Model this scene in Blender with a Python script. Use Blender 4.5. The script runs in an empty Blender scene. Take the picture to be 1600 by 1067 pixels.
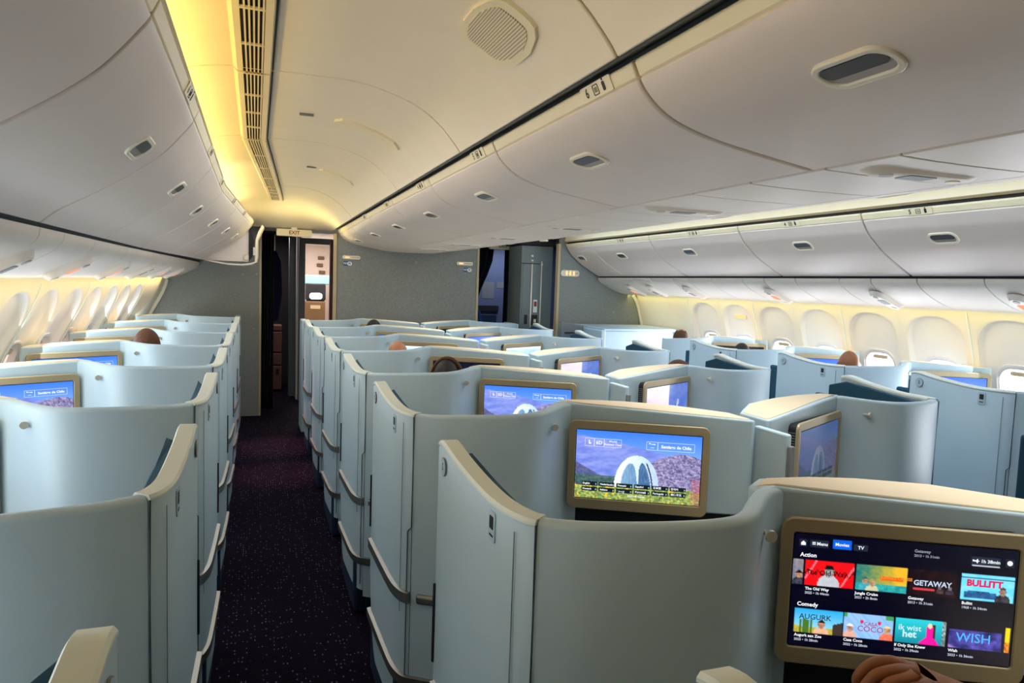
import bpy, bmesh, math, random
from mathutils import Vector, Matrix
random.seed(4)
S = bpy.context.scene
COL = S.collection
# ------------------------------------------------------------------ camera, world, lights, exposure
cam_d = bpy.data.cameras.new('camera'); cam = bpy.data.objects.new('camera', cam_d); COL.objects.link(cam)
cam_d.sensor_width = 36.0; cam_d.lens = 1109.0/1600.0*36.0; cam_d.clip_start = 0.02
_r = Vector((0.94048863, -0.33803958, 0.03479143)); _u = Vector((-0.00602491, 0.08577754, 0.9962961)); _f = Vector((0.33977184, 0.93721473, -0.07863614))
cam.matrix_world = Matrix(((_r.x, _u.x, -_f.x, 0), (_r.y, _u.y, -_f.y, 0), (_r.z, _u.z, -_f.z, 1.6), (0, 0, 0, 1)))
S.camera = cam
S.view_settings.view_transform = 'Standard'; S.view_settings.look = 'None'
S.view_settings.gamma = 1.0; S.view_settings.use_curve_mapping = False
S.view_settings.exposure = 0.12
W = bpy.data.worlds.new('world'); S.world = W; W.use_nodes = True
W.node_tree.nodes['Background'].inputs[0].default_value = (0.8, 0.86, 1.0, 1); W.node_tree.nodes['Background'].inputs[1].default_value = 0.25
S.cycles.max_bounces = 10; S.cycles.diffuse_bounces = 6
S.cycles.sample_clamp_indirect = 6.0

def area(name, loc, size, rot, col, power, spread=180):
    d = bpy.data.lights.new(name, 'AREA'); d.shape = 'RECTANGLE'; d.size = size[0]; d.size_y = size[1]
    d.color = col; d.energy = power; d.spread = math.radians(spread)
    o = bpy.data.objects.new(name, d); COL.objects.link(o); o.location = loc
    o.rotation_euler = rot; return o
R_ = math.radians
CX = 1.636
# cove strip over the left bins, washing the aisle ceiling yellow (emits up and to the right)
area('cove_light_left', (-0.27, 2.4, 2.205), (0.05, 5.6), (0, R_(180+14), 0), (1.0, 0.74, 0.20), 10.5)
area('cove_light_left_far', (-0.20, 6.25, 2.20), (0.05, 2.0), (0, R_(180+14), 0), (1.0, 0.80, 0.32), 4)
area('ceiling_end_fill', (0.42, 7.6, 1.90), (0.7, 0.3), (R_(185), 0, 0), (1.0, 0.84, 0.36), 3)  # added upward fill, yellows the curved end of the ceiling
area('vestibule_fill_right', (3.3, 9.2, 2.15), (0.6, 0.6), (0, 0, 0), (0.75, 0.82, 1.0), 9)  # added fill, brings out the blue door and curtains
area('vestibule_fill_left', (0.25, 10.2, 2.15), (0.3, 0.3), (0, 0, 0), (1.0, 0.8, 0.8), 10)  # added fill, brings the cart out of the dark
# cove strips over the window bins on the right
area('cove_light_right', (3.52, 3.6, 2.20), (0.05, 7.8), (0, R_(180-14), 0), (1.0, 0.80, 0.36), 14)
# side-wall wash lights hidden in the lower lip of the service panels
area('sidewall_wash_right', (4.24, 3.0, 1.535), (0.04, 9.4), (0, R_(-40), 0), (1.0, 0.84, 0.22), 6)
area('sidewall_wash_left', (-0.90, 3.2, 1.55), (0.04, 10.2), (0, R_(40), 0), (1.0, 0.78, 0.20), 7)
# added downward fills over both aisles, standing in for general cabin light
area('aisle_fill_left', (0.20, 5.2, 2.30), (0.35, 5.0), (0, 0, 0), (0.86, 0.93, 1.0), 17)
area('aisle_fill_right', (2.95, 4.4, 2.28), (0.35, 5.6), (0, 0, 0), (0.58, 0.78, 1.0), 30)  # added fill, tinted to turn the right-hand shells blue
# daylight entering along the two window rows
area('daylight_right', (4.36, 4.15, 1.00), (0.50, 5.2), (0, R_(90), 0), (0.86, 0.90, 1.0), 62, 150)
area('daylight_left', (-1.10, 4.2, 1.15), (0.35, 8.4), (0, R_(-90), 0), (0.84, 0.92, 1.0), 44)
area('window_wall_fill_right', (4.14, 3.0, 1.525), (0.05, 9.0), (0, R_(-42), 0), (1.0, 0.93, 0.90), 3.5, 95)  # added fill, whitens the right wall below its yellow wash
area('window_wall_fill_left', (-0.86, 3.2, 1.55), (0.05, 10.0), (0, R_(42), 0), (1.0, 0.76, 0.58), 5, 95)  # added fill, warms the left window recesses
area('reading_lights_centre', (1.636, 3.4, 1.915), (0.30, 8.5), (0, 0, 0), (0.96, 0.98, 0.96), 24, 100)
area('reading_lights_left', (-0.78, 3.4, 1.60), (0.10, 9.0), (0, 0, 0), (0.96, 0.98, 0.96), 6, 110)
area('reading_lights_right', (3.98, 3.4, 1.585), (0.10, 8.0), (0, 0, 0), (1.0, 0.96, 0.90), 4, 100)

def spot(name, loc, col, power, ang):
    d = bpy.data.lights.new(name, 'SPOT'); d.color = col; d.energy = power; d.spot_size = R_(ang); d.spot_blend = 1.0; d.shadow_soft_size = 0.04
    o = bpy.data.objects.new(name, d); COL.objects.link(o); o.location = loc
spot('carpet_red_fill', (0.2, 7.0, 2.2), (1.0, 0.42, 0.45), 220, 27); spot('carpet_red_fill', (0.2, 6.0, 2.2), (1.0, 0.42, 0.45), 200, 27)  # added red spots, standing in for reddish light across the carpet

# ------------------------------------------------------------------ materials
def lin(c):
    return tuple((x/12.92 if x <= 0.04045 else ((x+0.055)/1.055)**2.4) for x in c)
def rgb(r, g, b): return lin((r/255, g/255, b/255))
def mat(name, col, rough=0.5, metal=0.0, var=0.04, scale=6.0, bump=0.0, bscale=300, spec=0.5, coat=0):
    m = bpy.data.materials.new(name); m.use_nodes = True; nt = m.node_tree; n = nt.nodes; L = nt.links
    b = n['Principled BSDF']; b.inputs['Roughness'].default_value = rough; b.inputs['Metallic'].default_value = metal
    b.inputs['Specular IOR Level'].default_value = spec
    if coat: b.inputs['Coat Weight'].default_value = coat
    tc = n.new('ShaderNodeTexCoord'); nz = n.new('ShaderNodeTexNoise'); nz.inputs['Scale'].default_value = scale; nz.inputs['Detail'].default_value = 5
    L.new(tc.outputs['Object'], nz.inputs['Vector'])
    mx = n.new('ShaderNodeMix'); mx.data_type = 'RGBA'
    mx.inputs['A'].default_value = tuple(max(0, x*(1-var)) for x in col)+(1,); mx.inputs['B'].default_value = tuple(min(1, x*(1+var)) for x in col)+(1,)
    L.new(nz.outputs['Fac'], mx.inputs['Factor']); L.new(mx.outputs['Result'], b.inputs['Base Color'])
    if bump:
        n2 = n.new('ShaderNodeTexNoise'); n2.inputs['Scale'].default_value = bscale; L.new(tc.outputs['Object'], n2.inputs['Vector'])
        bp = n.new('ShaderNodeBump'); bp.inputs['Strength'].default_value = bump; bp.inputs['Distance'].default_value = 0.002
        L.new(n2.outputs['Fac'], bp.inputs['Height']); L.new(bp.outputs['Normal'], b.inputs['Normal'])
    return m
def emis(name, col, s=1.0):
    m = bpy.data.materials.new(name); m.use_nodes = True; nt = m.node_tree; nt.nodes.remove(nt.nodes['Principled BSDF'])
    e = nt.nodes.new('ShaderNodeEmission'); e.inputs[0].default_value = tuple(col)+(1,); e.inputs[1].default_value = s
    nt.links.new(e.outputs[0], nt.nodes['Material Output'].inputs[0]); return m
M = {}
M['shell'] = mat('pale_blue_grey_shell', rgb(182, 206, 219), 0.42, bump=0.05, bscale=500)
M['trim'] = mat('cream_trim', rgb(226, 234, 226), 0.45)
M['ledge'] = mat('sand_ledge', rgb(226, 208, 176), 0.6)
M['teal'] = mat('teal_fabric', rgb(30, 84, 112), 0.85, bump=0.4, bscale=700)
M['navy'] = mat('navy_plinth', rgb(22, 44, 72), 0.6)
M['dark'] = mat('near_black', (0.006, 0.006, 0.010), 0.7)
M['seam'] = mat('seam_dark', rgb(60, 64, 66), 0.7)
M['gold'] = mat('champagne_frame', rgb(182, 166, 132), 0.40, 0.25)
M['brush'] = mat('brushed_strip', rgb(150, 148, 142), 0.40, 0.85)
M['chrome'] = mat('hook_metal', rgb(225, 218, 200), 0.30, 0.6)
M['bin'] = mat('bin_white', rgb(224, 210, 199), 0.40, bump=0.04, bscale=400)
M['binwarm'] = mat('bin_top_strip', rgb(236, 222, 186), 0.45)
M['ceil'] = mat('ceiling_cream', rgb(236, 222, 196), 0.5)
M['recess'] = mat('handle_recess', rgb(168, 160, 156), 0.5)
M['paddle'] = mat('handle_paddle', rgb(62, 62, 70), 0.35)
M['ring'] = mat('handle_ring', rgb(232, 224, 200), 0.35)
M['psu'] = mat('service_panel_white', rgb(222, 212, 200), 0.45)
M['wall'] = mat('sidewall_cream', rgb(232, 224, 206), 0.5)
M['wallp'] = mat('window_recess_white', rgb(236, 230, 222), 0.5)
M['bezel'] = mat('window_bezel', rgb(232, 226, 224), 0.4)
M['plas'] = mat('grey_plastic', rgb(120, 124, 128), 0.5)
M['edge'] = mat('beige_edge', rgb(190, 172, 136), 0.5)
M['ink'] = mat('ink', (0.01, 0.01, 0.012), 0.6)
M['blueink'] = mat('wifi_blue', rgb(24, 84, 130), 0.5)
M['curtain'] = mat('curtain_navy', rgb(14, 16, 30), 0.9, var=0.5, scale=40)
M['curtainb'] = mat('curtain_blue', rgb(20, 70, 150), 0.9)
M['door'] = mat('door_blue_grey', rgb(92, 104, 136), 0.55)
M['lav'] = mat('closet_grey', rgb(110, 122, 124), 0.5)
M['skin'] = mat('skin', rgb(196, 130, 92), 0.5, var=0.12, scale=25)
M['skind'] = mat('skin_tan', rgb(150, 92, 56), 0.5, var=0.12, scale=25)
M['hairb'] = mat('hair_brown', rgb(84, 46, 22), 0.7, var=0.5, scale=90, bump=0.8, bscale=250)
M['hairk'] = mat('hair_black', rgb(22, 16, 14), 0.6, var=0.5, scale=90, bump=0.8, bscale=250)
M['shirt'] = mat('shirt_dark', rgb(40, 44, 56), 0.9)
M['shirt2'] = mat('shirt_grey', rgb(120, 122, 126), 0.9)
M['cart'] = mat('galley_cart', rgb(120, 84, 76), 0.5)
M['brown'] = mat('galley_brown', rgb(112, 84, 52), 0.5)
M['white'] = mat('white_plastic', rgb(235, 235, 232), 0.4)
M['shade_l'] = emis('window_daylit_left', (1.0, 0.78, 0.66), 0.95)
M['shade_r'] = emis('window_daylit_right', (0.92, 0.95, 1.0), 4.5)
M['lampy'] = emis('seatbelt_lamp', (1.0, 0.55, 0.22), 1.4)
M['lampo'] = emis('reading_lamp_orange', (1.0, 0.30, 0.16), 1.3)
M['txt'] = emis('screen_text', (0.92, 0.96, 1.0), 1.0)
M['txtd'] = emis('screen_text_dim', (0.35, 0.38, 0.45), 0.8)
M['lit'] = emis('galley_lamp', (1.0, 0.97, 0.92), 6.0)

def fabric_wall(name, col):     # woven bulkhead cloth with small woven specks
    m = mat(name, col, 0.85, var=0.30, scale=55); nt = m.node_tree; n = nt.nodes; L = nt.links; b = n['Principled BSDF']
    tc = n.new('ShaderNodeTexCoord'); w = n.new('ShaderNodeTexNoise'); w.inputs['Scale'].default_value = 120; L.new(tc.outputs['Object'], w.inputs['Vector'])
    bp = n.new('ShaderNodeBump'); bp.inputs['Strength'].default_value = 0.5; bp.inputs['Distance'].default_value = 0.003
    L.new(w.outputs['Fac'], bp.inputs['Height']); L.new(bp.outputs['Normal'], b.inputs['Normal'])
    v = n.new('ShaderNodeTexVoronoi'); v.inputs['Scale'].default_value = 4.2; L.new(tc.outputs['Object'], v.inputs['Vector'])
    lt = n.new('ShaderNodeMath'); lt.operation = 'LESS_THAN'; lt.inputs[1].default_value = 0.055; L.new(v.outputs['Distance'], lt.inputs[0])
    old = b.inputs['Base Color'].links[0].from_socket
    mx = n.new('ShaderNodeMix'); mx.data_type = 'RGBA'; mx.inputs['B'].default_value = tuple(min(1, x*1.7) for x in col)+(1,)
    ml = n.new('ShaderNodeMath'); ml.operation = 'MULTIPLY'; ml.inputs[1].default_value = 0.6; L.new(lt.outputs[0], ml.inputs[0])
    L.new(ml.outputs[0], mx.inputs['Factor']); L.new(old, mx.inputs['A']); L.new(mx.outputs['Result'], b.inputs['Base Color'])
    return m
M['bulk'] = fabric_wall('bulkhead_cloth', rgb(138, 141, 137))
def carpet():
    m = mat('aisle_carpet', rgb(17, 9, 25), 0.95, var=0.25, scale=9, spec=0.08); nt = m.node_tree; n = nt.nodes; L = nt.links; b = n['Principled BSDF']
    tc = n.new('ShaderNodeTexCoord'); mp = n.new('ShaderNodeMapping'); mp.inputs['Scale'].default_value = (62, 30, 1); L.new(tc.outputs['Object'], mp.inputs['Vector'])
    v = n.new('ShaderNodeTexVoronoi'); v.inputs['Scale'].default_value = 1.0; v.inputs['Randomness'].default_value = 0.35; L.new(mp.outputs[0], v.inputs['Vector'])
    lt = n.new('ShaderNodeMath'); lt.operation = 'LESS_THAN'; lt.inputs[1].default_value = 0.20; L.new(v.outputs['Distance'], lt.inputs[0])
    sp = n.new('ShaderNodeSeparateColor'); L.new(v.outputs['Color'], sp.inputs[0])
    gt = n.new('ShaderNodeMath'); gt.operation = 'GREATER_THAN'; gt.inputs[1].default_value = 0.55; L.new(sp.outputs[0], gt.inputs[0])
    ml = n.new('ShaderNodeMath'); ml.operation = 'MULTIPLY'; L.new(lt.outputs[0], ml.inputs[0]); L.new(gt.outputs[0], ml.inputs[1])
    old = b.inputs['Base Color'].links[0].from_socket
    mx = n.new('ShaderNodeMix'); mx.data_type = 'RGBA'; mx.inputs['B'].default_value = rgb(96, 86, 112)+(1,)
    L.new(ml.outputs[0], mx.inputs['Factor']); L.new(old, mx.inputs['A']); L.new(mx.outputs['Result'], b.inputs['Base Color'])
    mp2 = n.new('ShaderNodeMapping'); mp2.inputs['Scale'].default_value = (160, 70, 1); L.new(tc.outputs['Object'], mp2.inputs['Vector'])
    w = n.new('ShaderNodeTexVoronoi'); w.inputs['Scale'].default_value = 1.0; w.inputs['Randomness'].default_value = 0.2; L.new(mp2.outputs[0], w.inputs['Vector'])
    bp = n.new('ShaderNodeBump'); bp.inputs['Strength'].default_value = 0.8; bp.inputs['Distance'].default_value = 0.004
    L.new(w.outputs['Distance'], bp.inputs['Height']); L.new(bp.outputs['Normal'], b.inputs['Normal'])
    return m
M['carpet'] = carpet()
def screen_mat():
    m = bpy.data.materials.new('lit_screen'); m.use_nodes = True; nt = m.node_tree; n = nt.nodes; b = n['Principled BSDF']
    at = n.new('ShaderNodeAttribute'); at.attribute_name = 'picture'
    b.inputs['Base Color'].default_value = (0.01, 0.01, 0.012, 1); b.inputs['Roughness'].default_value = 0.25
    nt.links.new(at.outputs['Color'], b.inputs['Emission Color']); b.inputs['Emission Strength'].default_value = 1.2
    return m
M['screen'] = screen_mat()

# ------------------------------------------------------------------ mesh helpers
class MB:
    def __init__(s): s.v = []; s.f = []
    def add(s, vs, fs):
        k = len(s.v); s.v += [tuple(v) for v in vs]; s.f += [tuple(i+k for i in f) for f in fs]; return s
    def box(s, x0, x1, y0, y1, z0, z1):
        v = [(x, y, z) for z in (z0, z1) for y in (y0, y1) for x in (x0, x1)]
        return s.add(v, [(0, 2, 3, 1), (4, 5, 7, 6), (0, 1, 5, 4), (2, 6, 7, 3), (0, 4, 6, 2), (1, 3, 7, 5)])
    def prism(s, poly, z0, z1):     # poly in xy, z0/z1 numbers or functions of (x, y)
        n = len(poly); g0 = z0 if callable(z0) else (lambda x, y: z0); g1 = z1 if callable(z1) else (lambda x, y: z1)
        v = [(x, y, g0(x, y)) for x, y in poly]+[(x, y, g1(x, y)) for x, y in poly]
        return s.add(v, [tuple(range(n))[::-1], tuple(range(n, 2*n))]+[(i, (i+1) % n, n+(i+1) % n, n+i) for i in range(n)])
    def sweep(s, sec, ys, xf=None, cap=True):   # closed section [(x,z)] carried along Y through stations
        n = len(sec); v = []
        for y in ys:
            for x, z in sec: v.append(xf(x, y, z) if xf else (x, y, z))
        f = []
        for k in range(len(ys)-1):
            for i in range(n):
                j = (i+1) % n; f.append((k*n+i, k*n+j, (k+1)*n+j, (k+1)*n+i))
        if cap: f.append(tuple(range(n))[::-1]); f.append(tuple(range((len(ys)-1)*n, len(ys)*n)))
        return s.add(v, f)
    def tube(s, pts, r, n=8):
        v = []; f = []
        P = [Vector(p) for p in pts]
        for i, p in enumerate(P):
            t = (P[min(i+1, len(P)-1)]-P[max(i-1, 0)]).normalized()
            a = t.cross(Vector((0, 0, 1)));
            if a.length < 1e-3: a = t.cross(Vector((1, 0, 0)))
            a.normalize(); b = t.cross(a); rr = r[i] if isinstance(r, (list, tuple)) else r
            for k in range(n):
                q = p+(a*math.cos(2*math.pi*k/n)+b*math.sin(2*math.pi*k/n))*rr; v.append(q)
        for i in range(len(P)-1):
            for k in range(n):
                j = (k+1) % n; f.append((i*n+k, i*n+j, (i+1)*n+j, (i+1)*n+k))
        f.append(tuple(range(n))[::-1]); f.append(tuple(range((len(P)-1)*n, len(P)*n)))
        return s.add(v, f)
    def frame_poly(s, O, U, V, N, poly, d0, d1):    # planar polygon in a local frame, given thickness along N
        n = len(poly); v = [O+U*a+V*b+N*d0 for a, b in poly]+[O+U*a+V*b+N*d1 for a, b in poly]
        return s.add(v, [tuple(range(n))[::-1], tuple(range(n, 2*n))]+[(i, (i+1) % n, n+(i+1) % n, n+i) for i in range(n)])
    def ring(s, O, U, V, N, o, i_, d0, d1):         # picture-frame ring between outlines o and i_
        n = len(o); v = []
        for P, d in ((o, d0), (o, d1), (i_, d1), (i_, d0)): v += [O+U*a+V*b+N*d for a, b in P]
        f = []
        for q in range(4):
            r = (q+1) % 4
            for k in range(n):
                j = (k+1) % n; f.append((q*n+k, q*n+j, r*n+j, r*n+k))
        return s.add(v, f)
    def build(s, name, m, parent=None, smooth=30, bevel=0, seg=2, mirror=None):
        me = bpy.data.meshes.new(name)
        v = s.v
        if mirror is not None: v = [(2*mirror-x, y, z) for x, y, z in v]
        me.from_pydata(v, [], s.f)
        bm = bmesh.new(); bm.from_mesh(me); bmesh.ops.recalc_face_normals(bm, faces=bm.faces); bm.to_mesh(me); bm.free()
        me.materials.append(M[m] if isinstance(m, str) else m)
        o = bpy.data.objects.new(name, me); COL.objects.link(o)
        if parent: o.parent = parent
        if bevel:
            b = o.modifiers.new('bevel', 'BEVEL'); b.width = bevel; b.segments = seg; b.limit_method = 'ANGLE'; b.angle_limit = R_(35)
        if smooth:
            for p in me.polygons: p.use_smooth = True
            me.set_sharp_from_angle(angle=R_(smooth))
        return o
def rrect(w, h, r, n=5, cx=0, cy=0):
    p = []
    for qx, qy, a0 in ((1, 1, 0), (-1, 1, 90), (-1, -1, 180), (1, -1, 270)):
        for k in range(n+1):
            a = R_(a0+90*k/n); p.append((cx+qx*(w/2-r)+r*math.cos(a), cy+qy*(h/2-r)+r*math.sin(a)))
    return p
def tag(o, label, cat, group=None):
    o['label'] = label; o['category'] = cat
    if group: o['group'] = group
    return o
def empty(name, loc, label, cat, group=None):
    o = bpy.data.objects.new(name, None); COL.objects.link(o); o.location = loc; o.empty_display_size = 0.1
    return tag(o, label, cat, group)
def struct(o): o['kind'] = 'structure'; return o
def copy_tree(o, parent=None):
    c = o.copy(); COL.objects.link(c)
    if parent: c.parent = parent
    for ch in list(o.children): copy_tree(ch, c)
    return c
def catmull(pts, n=4):
    out = []; P = [Vector(p) for p in pts]
    for i in range(len(P)-1):
        a, b, c, d = P[max(i-1, 0)], P[i], P[i+1], P[min(i+2, len(P)-1)]
        for k in range(n):
            t = k/n; out.append(tuple(0.5*((2*b)+(c-a)*t+(2*a-5*b+4*c-d)*t*t+(3*b-a-3*c+d)*t**3)))
    out.append(tuple(P[-1])); return out
def off2(path, d):      # offset a plan path to its left by d
    out = []
    for i, p in enumerate(path):
        a = path[max(i-1, 0)]; b = path[min(i+1, len(path)-1)]
        t = Vector((b[0]-a[0], b[1]-a[1])).normalized(); out.append((p[0]-t.y*d, p[1]+t.x*d))
    return out
_font = None
def text_mesh(mb, s, O, U, V, N, size, d=0.001, align='LEFT', bold=0.0, sx=1.0):
    cu = bpy.data.curves.new('lettering', 'FONT'); cu.body = s; cu.size = size; cu.align_x = align; cu.align_y = 'CENTER'; cu.resolution_u = 2
    cu.offset = bold
    ob = bpy.data.objects.new('lettering', cu); COL.objects.link(ob)
    me = bpy.data.meshes.new_from_object(ob); bpy.data.objects.remove(ob); 
    mb.add([O+U*(v.co.x*sx)+V*v.co.y+N*d for v in me.vertices], [tuple(p.vertices) for p in me.polygons]); bpy.data.meshes.remove(me)

# ------------------------------------------------------------------ screen pictures (u right, v down)
def hsh(i, j): 
    x = math.sin(i*127.1+j*311.7)*43758.5453; return x-math.floor(x)
def vn(x, y):
    i, j = math.floor(x), math.floor(y); a, b = x-i, y-j; a = a*a*(3-2*a); b = b*b*(3-2*b)
    return (hsh(i, j)*(1-a)+hsh(i+1, j)*a)*(1-b)+(hsh(i, j+1)*(1-a)+hsh(i+1, j+1)*a)*b
def fb(x, y): return 0.5*vn(x, y)+0.3*vn(2.1*x, 2.1*y)+0.2*vn(4.3*x, 4.3*y)
def mixc(a, b, t): t = max(0, min(1, t)); return tuple(p*(1-t)+q*t for p, q in zip(a, b))
def c8(*a): return tuple(x/255 for x in a)
def pic_dome(u, v):
    c = mixc(c8(60, 120, 225), c8(130, 175, 245), v*2.2)
    r1 = 0.07+0.33*u**1.3+0.02*fb(u*14, 3)
    if v > r1: c = mixc(c8(92, 116, 205), c8(150, 160, 232), fb(u*9+v*14, v*11-u*6)*1.25-0.1)
    r2 = 0.50-0.24*math.exp(-((u-0.86)/0.26)**2)+0.02*fb(u*30, 8)
    if u > 0.45 and v > r2: c = mixc(c8(74, 72, 120), c8(192, 178, 214), (fb(u*70, v*60)-0.22)*1.7)
    r3 = 0.47+0.9*u
    if v > r3: c = mixc(c8(50, 62, 110), c8(130, 128, 170), fb(u*60, v*50))
    if v > 0.66 and u < 0.33: c = mixc(c8(30, 56, 62), c8(110, 140, 130), fb(u*60, v*40))
    # domed pavilion of folded petals
    x = (u-0.497)/0.185; y = (0.86-v)/0.53
    if y > 0:
        w = max(0.0, 1-min(y, 1)**2.3)**0.5
        if abs(x) < w*0.98 and y < 1.0:
            s_ = 0.75-0.25*x
            c = mixc(c8(110, 150, 190), c8(240, 250, 255), s_*1.1*(0.8+0.2*vn(u*160, v*24)))
            l1 = abs(x-0.10-0.25*(1-y)**1.4*(0.3)); q = (x+0.30+0.25*y*(0.6-y))/0.36, (y-0.02)/0.76
            if q[0]**2+q[1]**2 < 1 and y < 0.8: c = mixc(c8(64, 104, 152), c8(130, 170, 204), 0.35+0.5*vn(u*150, v*20)-0.5*x)
            q = (x-0.40+0.22*y)/0.27, (y-0.0)/0.80
            if q[0]**2+q[1]**2 < 1: c = mixc(c8(36, 72, 122), c8(116, 156, 192), 0.5*vn(u*150, v*20)+0.2)
            if abs(x-0.70+0.45*y*y) < 0.03 and y < 0.80: c = c8(24, 44, 84)
            if abs(x-0.05) < 0.03 and y < 0.22: c = c8(34, 56, 90)
    if v > 0.80+0.02*math.sin(u*40):
        g = fb(u*70, v*60); c = mixc(c8(64, 92, 46), c8(206, 218, 118), g*1.5-0.25)
        if vn(u*38, v*46) > 0.80: c = c8(240, 190, 60)
    if u > 0.93 and v > 0.62: c = mixc(c, c8(180, 90, 96), vn(u*90, v*60))
    for r, v0 in ((0, 0.755), (1, 0.835)):
        for k in range(6):
            if 0.055+0.142*k < u < 0.055+0.142*k+0.128 and v0 < v < v0+0.062: c = c8(14, 28, 34)
    return c
def pic_mov(u, v):
    c = mixc(c8(2, 2, 20), c8(24, 22, 34), (u-0.6)*1.2+(v-0.6)*0.6)
    def box(u0, u1, v0, v1): return u0 < u < u1 and v0 < v < v1
    for b_ in ((0.022, 0.06, 0.045, 0.115), (0.072, 0.157, 0.045, 0.115), (0.272, 0.338, 0.055, 0.115), (0.795, 0.925, 0.075, 0.150), (0.945, 0.982, 0.075, 0.145)):
        if box(*b_): c = c8(30, 38, 54)
    if box(0.177, 0.262, 0.03, 0.115): c = c8(12, 92, 214)
    if box(0.80, 0.925, 0.150, 0.156): c = c8(200, 205, 215)
    def person(cx, vb, s, skin, cloth, hair):
        nonlocal c
        dx = (u-cx)/s; dy = (vb-v)/(s*1.78)
        if abs(dx) < 0.95*min(1, math.sqrt(max(0, 1-(dy/1.2)**3 if dy > 0 else 1))) and 0 < dy < 1.15: c = mixc(cloth, c8(240, 240, 240), 0.25*vn(u*90, v*70))
        h = (dx/0.44)**2+((dy-1.55)/0.58)**2
        if h < 1: c = mixc(skin, c8(40, 30, 30), 0.6*vn(u*160, v*110))
        if h < 1.15 and dy > 1.78: c = hair
    if 0.232 < v < 0.452:
        if u < 0.05:
            c = mixc(c8(60, 90, 140), c8(200, 160, 130), fb(u*60, v*30)); person(0.03, 0.46, 0.035, c8(216, 160, 120), c8(30, 34, 50), c8(14, 20, 40))
        elif 0.057 < u < 0.283:
            c = c8(222, 14, 22)
            if abs((u*3.2+v)-0.58) < 0.012 or abs((u*3.2+v)-1.17) < 0.012: c = c8(250, 120, 130)
            if abs(v-0.335-0.02*math.sin(u*150)) < 0.006: c = c8(40, 5, 8)
            person(0.168, 0.46, 0.052, c8(180, 175, 175), c8(176, 180, 190), c8(16, 14, 16))
        elif 0.290 < u < 0.522:
            c = mixc(c8(20, 110, 118), c8(226, 176, 40), (u-0.30)*5+0.6*fb(u*40, v*30)-0.2)
            if v > 0.39: c = mixc(c8(12, 120, 130), c8(70, 190, 180), fb(u*60, v*40))
            if 0.40 < u < 0.51 and 0.315 < v < 0.35: c = c8(220, 96, 20)
            person(0.335, 0.45, 0.030, c8(200, 170, 130), c8(30, 150, 170), c8(60, 90, 80)); person(0.368, 0.47, 0.032, c8(226, 186, 140), c8(190, 190, 150), c8(170, 140, 90))
        elif 0.530 < u < 0.745:
            c = mixc(c8(4, 4, 10), c8(44, 12, 20), fb(u*40, v*30))
            if 0.55 < u < 0.65 and abs(v-0.40) < 0.008: c = c8(200, 60, 70)
            person(0.672, 0.42, 0.018, c8(120, 110, 120), c8(40, 14, 24), c8(20, 14, 20)); person(0.715, 0.42, 0.018, c8(130, 116, 120), c8(24, 14, 34), c8(30, 20, 24))
        elif 0.764 < u < 0.992:
            c = mixc(c8(80, 200, 240), c8(150, 226, 250), fb(u*30, v*20))
            if abs(v-0.26) < 0.003 or abs(v-0.345) < 0.003: c = c8(20, 40, 80)
            if 0.775 < u < 0.92 and 0.36 < v < 0.43 and v > 0.37+0.1*abs(u-0.84): c = mixc(c8(14, 40, 84), c8(50, 130, 190), fb(u*80, v*50))
            person(0.945, 0.46, 0.036, c8(200, 160, 140), c8(20, 18, 26), c8(90, 60, 40))
    if 0.668 < v < 0.878:
        if 0.024 < u < 0.246:
            c = mixc(c8(40, 160, 220), c8(150, 214, 240), (v-0.66)*5)
            if v > 0.81+0.02*vn(u*40, 1): c = mixc(c8(150, 140, 40), c8(210, 190, 80), fb(u*80, v*50))
            for k in range(4):
                if abs(u-0.052-0.017*k) < 0.006 and v > 0.76-0.01*(k % 2): c = c8(70, 110, 40)
            if u > 0.2 and v > 0.79-0.6*(u-0.2): c = c8(60, 50, 44)
            person(0.150, 0.90, 0.038, c8(220, 160, 124), c8(222, 164, 128), c8(40, 26, 20))
        elif 0.252 < u < 0.476:
            c = mixc(c8(120, 170, 226), c8(150, 190, 236), vn(u*120-v*60, 2))
            if v < 0.70 and (u < 0.27 or u > 0.44): c = c8(60, 150, 90)
            person(0.282, 0.89, 0.034, c8(224, 176, 156), c8(214, 160, 140), c8(236, 236, 236)); person(0.452, 0.89, 0.036, c8(230, 180, 140), c8(226, 92, 64), c8(236, 206, 130))
            if (u-0.335)**2+((v-0.735)/1.78)**2 < 0.00008 or (u-0.415)**2+((v-0.735)/1.78)**2 < 0.00008: c = c8(200, 40, 80)
        elif 0.485 < u < 0.715:
            c = mixc(c8(40, 196, 206), c8(14, 120, 140), (v-0.67)*4)
            if 0.635 < u < 0.668 and v > 0.70: c = c8(60, 36, 30)
            if u > 0.695: c = mixc(c8(30, 60, 60), c8(230, 230, 230), vn(u*150, v*60))
            dx = abs(u-0.642); 
            if v > 0.72 and dx < 0.014+0.5*max(0, v-0.81)**1.0: c = c8(226, 20, 150)
            if (u-0.642)**2+((v-0.715)/1.78)**2 < 0.00013: c = c8(236, 206, 160)
        elif 0.725 < u < 0.960 and v > 0.72:
            c = mixc(c8(10, 12, 60), c8(120, 110, 230), 1.3*fb(u*20, v*16)-0.2)
            g = math.exp(-((v-0.84-0.1*math.sin(u*9))/0.02)**2); c = mixc(c, c8(220, 170, 250), 0.7*g)
        elif 0.974 < u < 0.995:
            c = c8(226, 206, 20)
            if v > 0.79: c = mixc(c8(200, 60, 40), c8(236, 200, 30), vn(u*200, v*60))
    return c
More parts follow.
